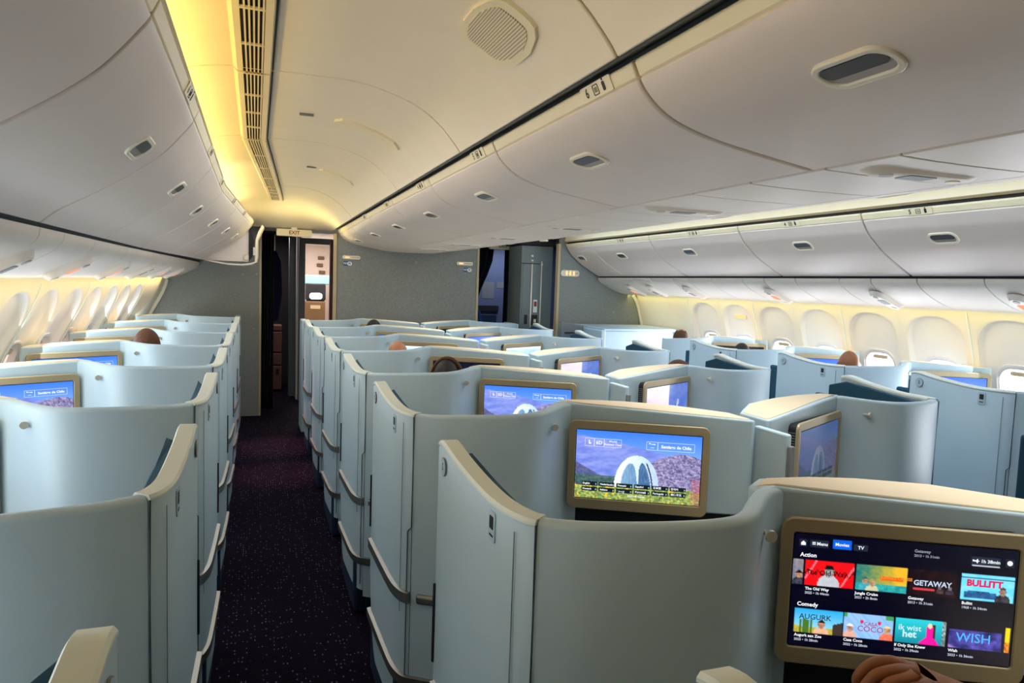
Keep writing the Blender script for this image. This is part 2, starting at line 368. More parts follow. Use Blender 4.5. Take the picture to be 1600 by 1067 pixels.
def pic_sky(u, v):
    c = mixc(c8(196, 186, 214), c8(250, 226, 222), 1.2*fb(u*3, v*7))
    if u > 0.52: c = mixc(c8(60, 90, 190), c8(110, 130, 190), fb(u*8, v*10))
    if abs((u-0.72)-0.1*(1-v)**2) < 0.02 and v > 0.35: c = c8(170, 190, 220)
    return c
def pic_dim(u, v):
    c = tuple(x*0.45+0.02 for x in pic_dome(u, v)); return mixc(c, c8(70, 84, 130), 0.35)
def pic_map(u, v):
    c = c8(6, 8, 30)
    for b_ in ((0.05, 0.12, 0.05, 0.16), (0.15, 0.24, 0.05, 0.16), (0.70, 0.76, 0.03, 0.15), (0.80, 0.90, 0.03, 0.15)):
        if b_[0] < u < b_[1] and b_[2] < v < b_[3]: c = c8(30, 40, 64)
    if 0.705 < u < 0.745 and 0.05 < v < 0.13: c = c8(230, 235, 240)
    return c
def pic_blue(u, v):
    c = mixc(c8(60, 110, 225), c8(140, 170, 240), v*1.6)
    if v > 0.3+0.05*fb(u*20, 1): c = pic_dome(u, v)
    return c
def pic_pale(u, v): return mixc(c8(150, 200, 236), c8(214, 236, 250), fb(u*6, v*20)) if v > 0.06 else c8(230, 240, 250)

def screen_obj(name, pic, w, h, O, U, V, N, parent, nx=80):
    ny = int(nx*h/w); vs = []; fs = []; cols = []
    for j in range(ny+1):
        for i in range(nx+1):
            u, v = i/nx, j/ny; vs.append(O+U*(u-0.5)*w+V*(0.5-v)*h); 
            cols.append(lin(tuple(max(0, min(1, t)) for t in pic(u, v)))+(1,))
    for j in range(ny):
        for i in range(nx):
            a = j*(nx+1)+i; fs.append((a, a+nx+1, a+nx+2, a+1))
    me = bpy.data.meshes.new(name); me.from_pydata(vs, [], fs)
    ca = me.color_attributes.new('picture', 'FLOAT_COLOR', 'POINT')
    ca.data.foreach_set('color', [x for c in cols for x in c])
    me.materials.append(M['screen']); o = bpy.data.objects.new(name, me); COL.objects.link(o); o.parent = parent; return o

# ------------------------------------------------------------------ the cabin shell
Y0, Y1 = -2.4, 8.6
# floor
struct(MB().box(-1.6, 4.9, Y0, 14.5, -0.05, 0.0).build('floor', 'carpet', smooth=0))
def tapc(y): return 0.063*max(0, y-4.35)       # the nose of the fuselage narrows ahead of row 3
def tapb(y): return 0.055*max(0, y-4.9)
def tapw(y): return 0.02*max(0, y-4.5)
# aisle ceiling: panels between seams, each a lofted shell
CE = catmull([(-0.52, 2.12), (-0.44, 2.24), (-0.34, 2.32), (-0.22, 2.362), (-0.10, 2.382), (0.06, 2.384), (0.26, 2.385), (0.36, 2.382), (0.46, 2.366), (0.60, 2.322), (0.70, 2.258), (0.775, 2.18), (0.80, 2.145)], 3)
CEc = [(x, z) for x, z in CE]
def thick(sec, t):      # closed section: path + the same path pushed outwards (up/away) by t
    o = off2(sec, t); return list(sec)+o[::-1]
def zc(z, y):
    if y > 7.0:
        t = min(1, (y-7.0)/1.3); return 2.14+(z-2.14)*max(0.02, math.cos(t*math.pi/2)) if z > 2.14 else z
    return z
def cxf(x, y, z): 
    w = max(0, min(1, (0.62-x)/0.7)); return (x+tapc(y)*w, y, zc(z, y))
seams = [Y0, -1.0, 0.2, 1.55, 2.93, 4.33, 6.5, 8.3]
gap = 0.006
def ceiling_set(prefix, sec, xf, n0):
    for i in range(len(seams)-1):
        a, b = seams[i]+gap, seams[i+1]-gap; n = max(2, int((b-a)/0.15)); ys = [a+(b-a)*k/n for k in range(n+1)]
        o = MB().sweep(thick(sec, 0.02), ys, xf).build('ceiling', 'ceil', bevel=0.004); struct(o)
ceiling_set('ceiling', CE, cxf, 0)
def cxfr(x, y, z): return (2*CX-x+ (0), y, zc(z, y))
ceiling_set('ceiling', [(x, z) for x, z in CE], cxfr, 0)
# air grille running along the aisle ceiling
gr = empty('ceiling_air_grille', (0, 3, 2.37), 'long cream slotted air grille running along the aisle ceiling', 'air grille')
gr.location = (0, 0, 0)
def vxf(x, y, z): return (x+tapc(y), y, zc(z, y)-0.0)
for i in range(1, len(seams)-1):
    a, b = seams[i]+0.012, seams[i+1]-0.012
    if b > 7.4: b = 7.4
    n = max(2, int((b-a)/0.2)); ys = [a+(b-a)*k/n for k in range(n+1)]
    fr = MB()
    fr.sweep([(-0.085, 2.383), (-0.070, 2.366), (-0.050, 2.366), (-0.050, 2.383)], ys, vxf)
    fr.sweep([(0.022, 2.383), (0.022, 2.366), (0.045, 2.366), (0.052, 2.383)], ys, vxf)
    o = fr.build('grille_frame', 'ceil', gr)
    sl = MB()
    for k in range(5):
        x = -0.043+0.0135*k+0.003; sl.sweep([(x, 2.383), (x, 2.366), (x+0.0055, 2.366), (x+0.0055, 2.383)], ys, vxf)
    y = a
    while y < b-0.01:
        sl.add([vxf(x, yy, z) for z in (2.365, 2.372) for yy in (y, y+0.012) for x in (-0.05, 0.022)], [(0, 2, 3, 1), (4, 5, 7, 6), (0, 1, 5, 4), (2, 6, 7, 3), (0, 4, 6, 2), (1, 3, 7, 5)])
        y += (b-a)/4.0
    sl.build('grille_slats', 'ceil', gr, smooth=0)
    MB().sweep([(-0.049, 2.382), (-0.049, 2.379), (0.021, 2.379), (0.021, 2.382)], ys, vxf).build('grille_backing', 'dark', gr, smooth=0)
    MB().sweep([(0.053, 2.384), (0.053, 2.379), (0.058, 2.379), (0.058, 2.384)], ys, vxf).build('grille_seam', 'seam', gr, smooth=0)
# raised arched pads and little slots in the ceiling panels
def cpoint(x, y, d):
    best = None
    for i in range(len(CEc)-1):
        (x0, z0), (x1, z1) = CEc[i], CEc[i+1]
        if x0 <= x <= x1 or i == len(CEc)-2:
            t = (x-x0)/(x1-x0); z = z0+(z1-z0)*t; nx, nz = (z1-z0), -(x1-x0); l = math.hypot(nx, nz); nx /= l; nz /= l
            p = cxf(x, y, z); return (p[0]+nx*d, p[1], p[2]+nz*d)
def cpad(name, x0, x1, y0, y1, label, m='ceil', mesh=False, d=0.006):
    mb = MB(); n = 10; v = []; f = []
    r = (y1-y0)*0.35
    for i in range(n+1):
        t = i/n; x = x0+(x1-x0)*t; e = min(i, n-i)/n*(x1-x0); ins = r*(1-min(1, e/(0.3*r+0.001))**0.5) if e < 0.3*r else 0
        for y, dd in ((y0+ins, -0.002), (y0+ins+0.006, d), (y1-ins-0.006, d), (y1-ins, -0.002)): v.append(cpoint(x, y, dd))
    for i in range(n):
        for k in range(3): f.append((i*4+k, i*4+k+1, (i+1)*4+k+1, (i+1)*4+k))
    f.append((0, 1, 2, 3)); f.append((n*4+3, n*4+2, n*4+1, n*4))
    o = mb.add(v, f).build(name, m); tag(o, label, 'panel' if not mesh else 'speaker'); return o
sp = cpad('ceiling_speaker', 0.545, 0.715, 1.76, 2.12, 'perforated cream speaker grille in the ceiling at top of view', 'binwarm', True, 0.010)
hm = M['binwarm'].copy(); hm.name = 'perforated_mesh'; nt = hm.node_tree; v_ = nt.nodes.new('ShaderNodeTexVoronoi'); v_.inputs['Scale'].default_value = 150; v_.inputs['Randomness'].default_value = 0
tc_ = nt.nodes.new('ShaderNodeTexCoord'); mp_ = nt.nodes.new('ShaderNodeMapping'); mp_.inputs['Scale'].default_value = (1, 1, 0); nt.links.new(tc_.outputs['Object'], mp_.inputs['Vector']); nt.links.new(mp_.outputs[0], v_.inputs['Vector']); lt_ = nt.nodes.new('ShaderNodeMath'); lt_.operation = 'LESS_THAN'; lt_.inputs[1].default_value = 0.32; nt.links.new(v_.outputs['Distance'], lt_.inputs[0])
mx_ = nt.nodes.new('ShaderNodeMix'); mx_.data_type = 'RGBA'; b_ = nt.nodes['Principled BSDF']; old_ = b_.inputs['Base Color'].links[0].from_socket
nt.links.new(lt_.outputs[0], mx_.inputs['Factor']); nt.links.new(old_, mx_.inputs['A']); mx_.inputs['B'].default_value = (0.16, 0.13, 0.09, 1); nt.links.new(mx_.outputs['Result'], b_.inputs['Base Color'])
g_ = cpad('speaker_mesh', 0.56, 0.70, 1.80, 2.08, '', hm, True, 0.0125); 
for k_ in ('label', 'category'): del g_[k_]
g_.parent = sp
cpad('ceiling_pad', 0.36, 0.68, 3.60, 3.74, 'pale curved pad on the second ceiling panel ahead', 'binwarm', d=0.011)
cpad('ceiling_pad', 0.40, 0.66, 5.25, 5.38, 'pale curved pad on the third, farther ceiling panel', 'binwarm', d=0.011)
tag(MB().box(0.19, 0.255, 3.60, 3.615, 2.374, 2.386).build('ceiling_slot', 'plas', bevel=0.002), 'tiny grey slot beside the grille, nearer of the two', 'slot')
tag(MB().box(0.33, 0.395, 5.25, 5.265, 2.374, 2.386).build('ceiling_slot', 'plas', bevel=0.002), 'tiny grey slot beside the grille, farther of the two', 'slot')

# ------------------------------------------------------------------ overhead bins
PL = catmull([(-0.202, 2.122), (-0.222, 2.092), (-0.297, 2.003), (-0.385, 1.932), (-0.50, 1.856), (-0.60, 1.797), (-0.66, 1.748)], 4)
PC = catmull([(0.851, 2.100), (0.870, 2.073), (0.905, 2.041), (0.96, 2.010), (1.06, 1.981), (1.20, 1.957), (1.385, 1.930)], 4)
PR = catmull([(3.382, 2.055), (3.405, 2.022), (3.436, 1.980), (3.50, 1.925), (3.57, 1.872), (3.707, 1.793), (3.807, 1.741)], 4)
PCR = [(2*CX-x, z) for x, z in PC]
def on_profile(P, s):
    Ls = [0]
    for i in range(len(P)-1): Ls.append(Ls[-1]+math.dist(P[i], P[i+1]))
    s *= Ls[-1]
    for i in range(len(P)-1):
        if Ls[i+1] >= s or i == len(P)-2:
            t = (s-Ls[i])/(Ls[i+1]-Ls[i]); x = P[i][0]+(P[i+1][0]-P[i][0])*t; z = P[i][1]+(P[i+1][1]-P[i][1])*t
            tx, tz = P[i+1][0]-P[i][0], P[i+1][1]-P[i][1]; l = math.hypot(tx, tz); return x, z, tx/l, tz/l
def seg(a, b, st=0.25): n = max(1, int((b-a)/st)); return [a+(b-a)*k/n for k in range(n+1)]
def make_bin(P, ya, yb, side, hs, label, group, num=None, tap=None, back=None, hy=None, lab_y=None):
    # side: outward normal sign selector; P runs top -> bottom; the cabin lies on the side pushed by -inward
    tp = tap or (lambda y: 0)
    root = empty('overhead_bin', (0, 0, 0), label, 'overhead bin', group)
    sg = side
    xf = lambda x, y, z: (x+tp(y), y, z)
    inw = 0.022*sg
    ys = seg(ya+0.007, yb-0.007)
    MB().sweep(list(P)+off2(P, inw)[::-1], ys, xf).build('bin_door', 'bin', root, bevel=0.006, seg=2)
    body = off2(P, inw+0.008*sg)
    MB().sweep(body+[(back[0], body[-1][1]+0.02), (back[0], back[1]), (body[0][0], back[1])], [ya, yb], xf).build('bin_body', 'recess', root, smooth=0)
    # top strip above the door
    x0, z0, tx, tz = on_profile(P, 0)
    d = (-tx, -tz); n2 = (tz*sg*-1, tx*sg)    # outward-ish
    h = 0.044
    ox = -0.5 if back[0] < x0 else 0.5
    sx = (1 if back[0] > x0 else -1)     # direction of the inside of the bin
    st = [(x0-0.000*sx, z0+0.003), (x0-0.016*sx, z0+h-0.008), (x0-0.010*sx, z0+h), (x0+0.05*sx, z0+h), (x0+0.05*sx, z0+0.003)]
    MB().sweep(st, ys, xf).build('top_strip', 'binwarm', root, bevel=0.004)
    # latch handle
    x, z, tx, tz = on_profile(P, hs); y = hy if hy is not None else (ya+yb)/2
    O = Vector((x+tp(y), y, z)); U = Vector((0, 1, 0)); V = Vector((-tx, 0, -tz)).normalized(); N = U.cross(V)
    if (N.x > 0) == (back[0] > x0): N = -N
    N = N.normalized(); hw, hh = 0.175, 0.088
    lat = MB().ring(O, U, V, N, rrect(hw, hh, 0.038, 6), rrect(hw-0.028, hh-0.026, 0.028, 6), -0.01, 0.006).build('latch', 'ring', root, bevel=0.003)
    MB().frame_poly(O, U, V, N, rrect(hw-0.026, hh-0.024, 0.029, 6), -0.004, 0.001).build('latch_recess', 'recess', lat, smooth=0)
    p = [(a, b) for a, b in rrect(hw-0.030, hh-0.028, 0.027, 6) if b <= 0.006]
    MB().frame_poly(O, U, V, N, rrect(hw-0.034, (hh-0.03)*0.62, 0.016, 5, 0, (hh-0.03)*0.17), 0.001, 0.004).build('latch_paddle', 'paddle', lat, smooth=0)
    if num is not None:
        x0, z0 = P[0]; O = Vector(((x0-0.009*sx)+tp(lab_y)-0.0015*sx, lab_y, z0+0.022)); V = Vector((-0.48*sx, 0, 1)).normalized()
        U = Vector((0, -1 if sx > 0 else 1, 0)); N = U.cross(V)
        if (N.x > 0) == (sx > 0): N = -N
        pl = MB().frame_poly(O, U, V, N, rrect(0.17, 0.04, 0.004, 2), -0.002, 0.002).build('row_number_plate', 'binwarm', root, smooth=0)
        mb = MB(); text_mesh(mb, str(num), O-U*0.05, U, V, N, 0.036, 0.003, 'CENTER', 0.0006); mb.build('row_number', 'ink', pl, smooth=0); mb = MB()
        mb.ring(O, U, V, N, rrect(0.030, 0.028, 0.004, 2), rrect(0.025, 0.023, 0.003, 2), 0.002, 0.003)
        for q in (-0.006, 0, 0.006): mb.frame_poly(O+U*q, U, V, N, rrect(0.002, 0.014, 0.0005, 1), 0.002, 0.003)
        mb.build('seat_icon', 'ink', pl, smooth=0); mb = MB()
        O2 = O+U*0.045; mb.frame_poly(O2, U, V, N, rrect(0.014, 0.024, 0.004, 2), 0.002, 0.003); mb.frame_poly(O2+V*0.017, U, V, N, rrect(0.007, 0.006, 0.002, 2), 0.002, 0.003)
        mb.build('person_icon', 'ink', pl, smooth=0)
    return root
ordn = ['nearest', 'second', 'third', 'fourth', 'fifth', 'sixth', 'seventh', 'eighth', 'ninth']
# left
ls = [-1.53, -0.47, 0.60, 1.66, 2.70, 3.77, 4.86, 5.93, 6.95, 7.85]; lh = [None, None, 0.98, 2.43, 3.5, 4.6, 5.6, 6.5, 7.35]
for i in range(len(ls)-1):
    make_bin(PL, ls[i], ls[i+1], -1, 0.33, 'pale bin above the left window seats, %s along from the camera end' % ordn[i], 'bins over the left window seats', {3: 6, 4: 5, 5: 4, 6: 3, 7: 2}.get(i), tapb, (-0.95, 2.15), lh[i] if i > 1 else None, ls[i+1]-0.30)
cs = [-2.1]+[-0.60+1.067*k for k in range(9)]; cs[-1] = 8.0
for i in range(len(cs)-1):
    make_bin(PC, cs[i], cs[i+1], 1, 0.30, 'pale bin above the centre seats on the left-aisle side, %s from the camera end' % ordn[i], 'centre bins facing the left aisle', {3: 6, 4: 5, 5: 4, 6: 3, 7: 2}.get(i), None, (1.60, 2.17), cs[i]+0.5*(cs[i+1]-cs[i]), cs[i]+0.20)
for i in range(len(cs)-1):
    make_bin(PCR, cs[i], cs[i+1], -1, 0.30, 'pale bin above the centre seats on the right-aisle side, %s from the camera end' % ordn[i], 'centre bins facing the right aisle', None, None, (1.67, 2.17), None)
rs = [-2.1, -1.0, 0.1, 1.17, 2.24, 3.31, 4.46, 5.74, 6.93, 7.58]; rh = [None, None, None, 1.75, 2.85, 3.90, 5.24, 6.44, 7.38]
rlab = {4: (5, 2.92), 5: (4, 3.90), 6: (3, 5.03), 7: (2, 6.27)}
for i in range(len(rs)-1):
    q = rlab.get(i, (None, None))
    make_bin(PR, rs[i], rs[i+1], 1, 0.30, 'pale bin above the right window seats, %s from the camera end' % ordn[i], 'bins over the right window seats', q[0], None, (4.15, 2.13), rh[i] or (rs[i]+rs[i+1])/2, q[1])
# dark gaps and lit rails above the bins
struct(MB().sweep([(0.806, 2.140), (0.800, 2.20), (1.0, 2.30), (1.0, 2.17), (0.86, 2.165)], seg(Y0, 7.98)).build('trim_1', 'seam', smooth=0))
struct(MB().sweep([(-0.182, 2.172), (-0.196, 2.166), (-0.235, 2.168), (-0.30, 2.19), (-0.30, 2.180), (-0.22, 2.155)], seg(Y0, 7.9), lambda x, y, z: (x+tapb(y), y, z)).build('trim_2', 'binwarm', bevel=0.003))
struct(MB().sweep([(3.385, 2.118), (3.35, 2.128), (3.365, 2.19), (3.46, 2.26), (3.47, 2.25), (3.40, 2.18)], seg(Y0, 7.58)).build('trim_3', 'binwarm', bevel=0.003))
struct(MB().sweep([(3.39, 2.100), (3.42, 2.100), (3.50, 2.13), (3.50, 2.14), (3.39, 2.118)], seg(Y0, 7.58)).build('trim_4', 'dark', smooth=0))

# ------------------------------------------------------------------ passenger service panels under the bins
def strips(name, P, segs, t, m='psu', tp=None):
    mb = MB()
    for a, b in segs: mb.sweep(list(P)+off2(P, t)[::-1], seg(a, b, 0.4), (lambda x, y, z: (x+tp(y), y, z)) if tp else None)
    return struct(mb.build(name, m, bevel=0.0025))
def cuts(a, b, pts, g=0.007):
    o = []; 
    for p in pts+[b]:
        if p-a > 0.03: o.append((a, p-g))
        a = p
    return o
PSR = catmull([(3.815, 1.728), (3.822, 1.700), (3.86, 1.665), (3.95, 1.615), (4.08, 1.565), (4.20, 1.540)], 3)
PSL = catmull([(-0.672, 1.738), (-0.678, 1.705), (-0.715, 1.665), (-0.79, 1.622), (-0.88, 1.580), (-0.955, 1.560)], 3)
rc = [Y0+0.35*k+(0.08 if k % 3 else 0) for k in range(1, 27)]+[7.2, 7.4]
rc = sorted(x for x in rc if x < 7.5)
strips('trim_5', PSR, cuts(Y0, 7.62, rc), 0.015)
lc = sorted([Y0+0.43*k-(0.11 if k % 2 else 0) for k in range(1, 25)]); lc = [x for x in lc if x < 8.4]
strips('trim_6', PSL, cuts(Y0, 8.62, lc), -0.015, tp=tapw)
struct(MB().sweep([(3.812, 1.745), (3.90, 1.76), (3.98, 1.64), (3.83, 1.72)], seg(Y0, 7.58)).build('trim_7', 'dark', smooth=0))
struct(MB().sweep([(-0.664, 1.752), (-0.80, 1.78), (-0.86, 1.64), (-0.69, 1.70), (-0.675, 1.74)], seg(Y0, 8.6), lambda x, y, z: (x+tapw(y), y, z)).build('trim_8', 'dark', smooth=0))
PCP = [(1.395, 1.929), (1.50, 1.926), (1.636, 1.925), (1.772, 1.926), (1.877, 1.929)]
cc = [Y0+0.30*k+(0.07 if k % 4 == 0 else 0) for k in range(1, 35)]
strips('trim_9', PCP, cuts(Y0, 7.98, [c for c in cc if c < 7.9]), 0.012)
struct(MB().box(1.385, 1.888, Y0, 7.98, 1.945, 1.955).build('trim_10', 'recess', smooth=0))
# reading-light / sign pods
def pod(P, s0, s1, y, side, label, group, sign=None, tp=None, dp=0.024):
    tpv = tp(y) if tp else 0
    x0, z0, tx, tz = on_profile(P, (s0+s1)/2); Ltot = sum(math.dist(P[i], P[i+1]) for i in range(len(P)-1))
    O = Vector((x0+tpv, y, z0)); V = Vector((tx, 0, tz)); U = Vector((0, 1, 0)); N = U.cross(V)
    if N.z > 0: N = -N
    h = (s1-s0)*Ltot; w = 0.115
    root = empty('reading_light_pod', O, label, 'reading light', group)
    out = [(a, b*(1.0)) for a, b in rrect(w, h, 0.055, 6)]
    mb = MB(); Z = Vector((0, 0, 0)); n = len(out)
    top = [(a*0.72, b*0.86) for a, b in out]
    mb.add([Z+U*a+V*b-N*0.004 for a, b in out]+[Z+U*a+V*b+N*dp for a, b in top], [tuple(range(n, 2*n))]+[(i, (i+1) % n, n+(i+1) % n, n+i) for i in range(n)])
    mb.build('pod_body', 'psu', root, smooth=50, bevel=0.003)
    for q in (-1, 1): MB().frame_poly(Z+V*(h*0.32*q), U, V, N, rrect(0.034, 0.034, 0.0165, 6), dp-0.004, dp+0.004).build('reading_lamp', 'recess' if q < 0 else 'ring', root, smooth=0)
    MB().frame_poly(Z-V*(h*0.04), U, V, N, rrect(0.055, h*0.26, 0.008, 3), dp-0.004, dp+0.002).build('sign_window', 'lampo' if sign else 'plas', root, smooth=0)
    return root
for i, y in enumerate((2.72, 3.66, 4.72, 5.90, 6.58, 7.02)):
    pod(PSR, 0.22, 0.86, y, 1, 'oval light pod under the right window bins, %s along the row from the camera end' % ordn[i], 'pods under the right bins', i in (0, 2, 5))
for i, y in enumerate((2.85, 3.76, 4.80, 5.75, 6.7, 7.6)):
    pod(PSL, 0.25, 0.88, y, -1, 'slim light pod under the left window bins, %s along the row from the camera end' % ordn[i], 'pods under the left bins', i in (1, 2, 4, 5), tapw)
for i, y in enumerate((1.42, 2.50, 3.57, 4.64, 5.71, 6.8)):
    pod(PCP, 0.12, 0.88, y, 0, 'long light pod set in the underside of the centre bins, %s from the camera' % ordn[i], 'pods under the centre bins', False, None, 0.008)

# ------------------------------------------------------------------ side walls with window recesses
WR = catmull([(4.195, 1.548), (4.33, 1.540), (4.36, 1.47), (4.40, 1.36), (4.46, 1.15), (4.50, 0.95), (4.52, 0.70), (4.50, 0.40), (4.44, 0.10), (4.40, 0.0)], 4)
WL = catmull([(-0.94, 1.568), (-1.00, 1.562), (-1.03, 1.47), (-1.075, 1.36), (-1.185, 1.15), (-1.25, 0.95), (-1.27, 0.70), (-1.25, 0.40), (-1.16, 0.10), (-1.12, 0.0)], 4)
def prof_z(P, z):
    for i in range(len(P)-1):
        if P[i+1][1] <= z <= P[i][1] and P[i][1] > P[i+1][1]:
            t = (P[i][1]-z)/(P[i][1]-P[i+1][1]); return P[i][0]+(P[i+1][0]-P[i][0])*t
    return P[-1][0]
def arch(cy, w, zb, zt, n=48, r=0.19, rb=0.08):       # closed outline (y,z), starting bottom-middle, counter-clockwise
    pts = []
    hw = w/2
    ctrl = [(0, zb), (hw-rb, zb)]+[(hw-rb+rb*math.sin(a), zb+rb-rb*math.cos(a)) for a in [R_(15*k) for k in range(1, 7)]]
    ctrl += [(hw-r+r*math.cos(a), zt-r*0.92+r*0.92*math.sin(a)) for a in [R_(10*k) for k in range(0, 10)]]
    half = ctrl+[(0, zt)]
    full = half+[(-a, b) for a, b in half[::-1][1:-1]]
    # resample
    L = [0]
    m = len(full)
    for i in range(m): L.append(L[-1]+math.dist(full[i], full[(i+1) % m]))
    out = []
    for k in range(n):
        s = L[-1]*k/n; i = max(j for j in range(m) if L[j] <= s+1e-9); t = (s-L[i])/(L[i+1]-L[i]+1e-12)
        a, b = full[i], full[(i+1) % m]; out.append((cy+a[0]+(b[0]-a[0])*t, a[1]+(b[1]-a[1])*t))
    return out
def wall_side(sgn, P, ys, yend, name, tp, shade, nwin):
    P2 = [p for p in P]
    N_ = 48
    W_ = lambda y, z, d: (prof_z(P, z)+tp(y)+sgn*d, y, z)
    zt, zb = 1.535, 0.50
    wall = MB()
    cells = [(c-0.2665, c+0.2665) for c in ys]
    def cell_ring(c):
        # points on the cell rectangle matched to the arch by direction
        ar = arch(c, 0.445, 0.74, 1.492, N_); rec = []
        cz = 1.08
        for y, z in ar:
            dy, dz = y-c, z-cz; k = 1e9
            if dy: k = min(k, 0.2665/abs(dy))
            if dz > 0: k = min(k, (zt-cz)/dz)
            if dz < 0: k = min(k, (zb-cz)/dz)
            rec.append((c+dy*k, cz+dz*k))
        for cy_, cz_ in ((-0.2665, zt), (0.2665, zt), (-0.2665, zb), (0.2665, zb)):
            q = min(range(len(rec)), key=lambda i: abs(math.atan2(rec[i][1]-cz, rec[i][0]-c)-math.atan2(cz_-cz, cy_))); rec[q] = (c+cy_, cz_)
        return ar, rec
    # plain runs above/below and beyond the windows
    def plain(y0, y1, pts):
        wall.sweep(list(pts)+off2(pts, 0.02*sgn)[::-1], seg(y0, y1, 0.3), lambda x, y, z: (x+tp(y), y, z))
    full = P
    a = cells[0][0]; b = cells[-1][1]
    upper = [p for p in P if p[1] >= zt-0.001]+[(prof_z(P, zt), zt)]
    lower = [(prof_z(P, zb), zb)]+[p for p in P if p[1] < zb]
    plain(a, b, upper); plain(a, b, lower)
    if a > Y0: plain(Y0, a-0.004, full)
    if b < yend: plain(b+0.004, yend, full)
    wo = []
    for c in ys:
        ar, rec = cell_ring(c); v = []; R1 = 5
        for k in range(R1+1):
            t = k/R1
            for (y, z), (y2, z2) in zip(ar, rec): yy = y+(y2-y)*t; zz = z+(z2-z)*t; v.append(W_(yy, zz, 0.0))
        ins = [(c+(y-c)*0.955, 1.08+(z-1.08)*0.972) for y, z in ar]
        v += [W_(y, z, 0.004) for y, z in [(c+(y-c)*0.985, 1.08+(z-1.08)*0.99) for y, z in ar]]
        f = []
        for k in range(R1):
            for i in range(N_): j = (i+1) % N_; f.append((k*N_+i, k*N_+j, (k+1)*N_+j, (k+1)*N_+i))
        for i in range(N_): j = (i+1) % N_; f.append((i, j, (R1+1)*N_+j, (R1+1)*N_+i))
        wall.add(v, f)
    o = wall.build(name, 'wall', smooth=40); struct(o)
    for q, c in enumerate(ys):
        ar, _ = cell_ring(c); rings = []
        sc = lambda s1, s2: [(c+(y-c)*s1, 1.08+(z-1.08)*s2) for y, z in ar]
        bz = arch(c, 0.31, 0.80, 1.215, N_, 0.11, 0.10)
        rg = [(sc(0.985, 0.99), 0.004), (sc(0.955, 0.972), 0.034), (sc(0.93, 0.955), 0.040)]
        for t in (0.33, 0.66): rg.append(([(a_[0]+(b_[0]-a_[0])*t, a_[1]+(b_[1]-a_[1])*t) for a_, b_ in zip(sc(0.93, 0.955), bz)], 0.042))
        rg.append((bz, 0.043))
        mb = MB(); v = []; f = []
        for pts, d in rg: v += [W_(y, z, d) for y, z in pts]
        for k in range(len(rg)-1):
            for i in range(N_): j = (i+1) % N_; f.append((k*N_+i, k*N_+j, (k+1)*N_+j, (k+1)*N_+i))
        w = mb.add(v, f).build('window_%d' % (nwin+q), 'wallp', smooth=50); struct(w)
        mb = MB(); v = []; f = []
        rg = [(bz, 0.044), (arch(c, 0.305, 0.803, 1.212, N_, 0.11, 0.10), 0.034), (arch(c, 0.285, 0.815, 1.20, N_, 0.10, 0.09), 0.032), (arch(c, 0.27, 0.825, 1.19, N_, 0.10, 0.09), 0.044), (arch(c, 0.262, 0.83, 1.185, N_, 0.095, 0.085), 0.040), (arch(c, 0.245, 0.84, 1.175, N_, 0.09, 0.08), 0.075)]
        for pts, d in rg: v += [W_(y, z, d) for y, z in pts]
        for k in range(len(rg)-1):
            for i in range(N_): j = (i+1) % N_; f.append((k*N_+i, k*N_+j, (k+1)*N_+j, (k+1)*N_+i))
        mb.add(v, f).build('window_bezel', 'bezel', w, smooth=60)
        pts = arch(c, 0.247, 0.838, 1.177, N_, 0.09, 0.08)
        MB().add([W_(y, z, 0.072) for y, z in pts]+[W_(y, z, 0.078) for y, z in pts], [tuple(range(N_)), tuple(range(N_, 2*N_))]+[(i, (i+1) % N_, N_+(i+1) % N_, N_+i) for i in range(N_)]).build('window_pane', shade, w, smooth=0)
        O = Vector(W_(c, 1.155, 0.060)); 
        V = Vector((W_(c, 1.2, 0)[0]-W_(c, 1.1, 0)[0], 0, 0.1)).normalized(); U = Vector((0, 1, 0))
        MB().frame_poly(O, U, V, U.cross(V)*(-1 if (U.cross(V)).x*sgn > 0 else 1), rrect(0.13, 0.026, 0.012, 4), -0.004, 0.010).build('blind_handle', 'edge', w, bevel=0.002)
ysR = [0.41+0.533*k for k in range(12)]
ysL = [1.235+0.533*k for k in range(12)]
wall_side(1, WR, ysR, 7.62, 'wall_right', lambda y: 0, 'shade_r', 1)
wall_side(-1, WL, ysL, 8.62, 'wall_left', tapw, 'shade_l', 13)
# panel joints on the side walls (raised thin ribs between every second window)
for (P, ys, sgn, tp, nm) in ((WR, ysR, 1, (lambda y: 0), 'trim_11'), (WL, ysL, -1, tapw, 'trim_12')):
    mb = MB(); pts = [(prof_z(P, z), z) for z in [1.53-0.07*k for k in range(15)]]
    for k in range(1, 12, 2):
        y = ys[k]+0.2665
        mb.sweep(list(pts)+off2(pts, -0.004*sgn)[::-1], [y-0.006, y+0.006], lambda x, y, z: (x+tp(y), y, z))
    struct(mb.build(nm, 'trim', smooth=40))
# lit sign lens on one right window recess
sgx = empty('window_sign_lens', (0, 0, 0), 'small amber-lit lens high in a right window recess near the front', 'sign')
O = Vector((prof_z(WR, 1.375)+0.04, ysR[10], 1.375)); U = Vector((0, -1, 0)); V = Vector((-0.06, 0, 0.2)).normalized(); N = -U.cross(V)
if N.x > 0: N = -N
MB().frame_poly(O, U, V, N, rrect(0.19, 0.05, 0.015, 4), -0.006, 0.008).build('lens_frame', 'ring', sgx, bevel=0.002)
MB().frame_poly(O, U, V, N, rrect(0.15, 0.028, 0.01, 4), 0.008, 0.010).build('lens', 'lampy', sgx, smooth=0)

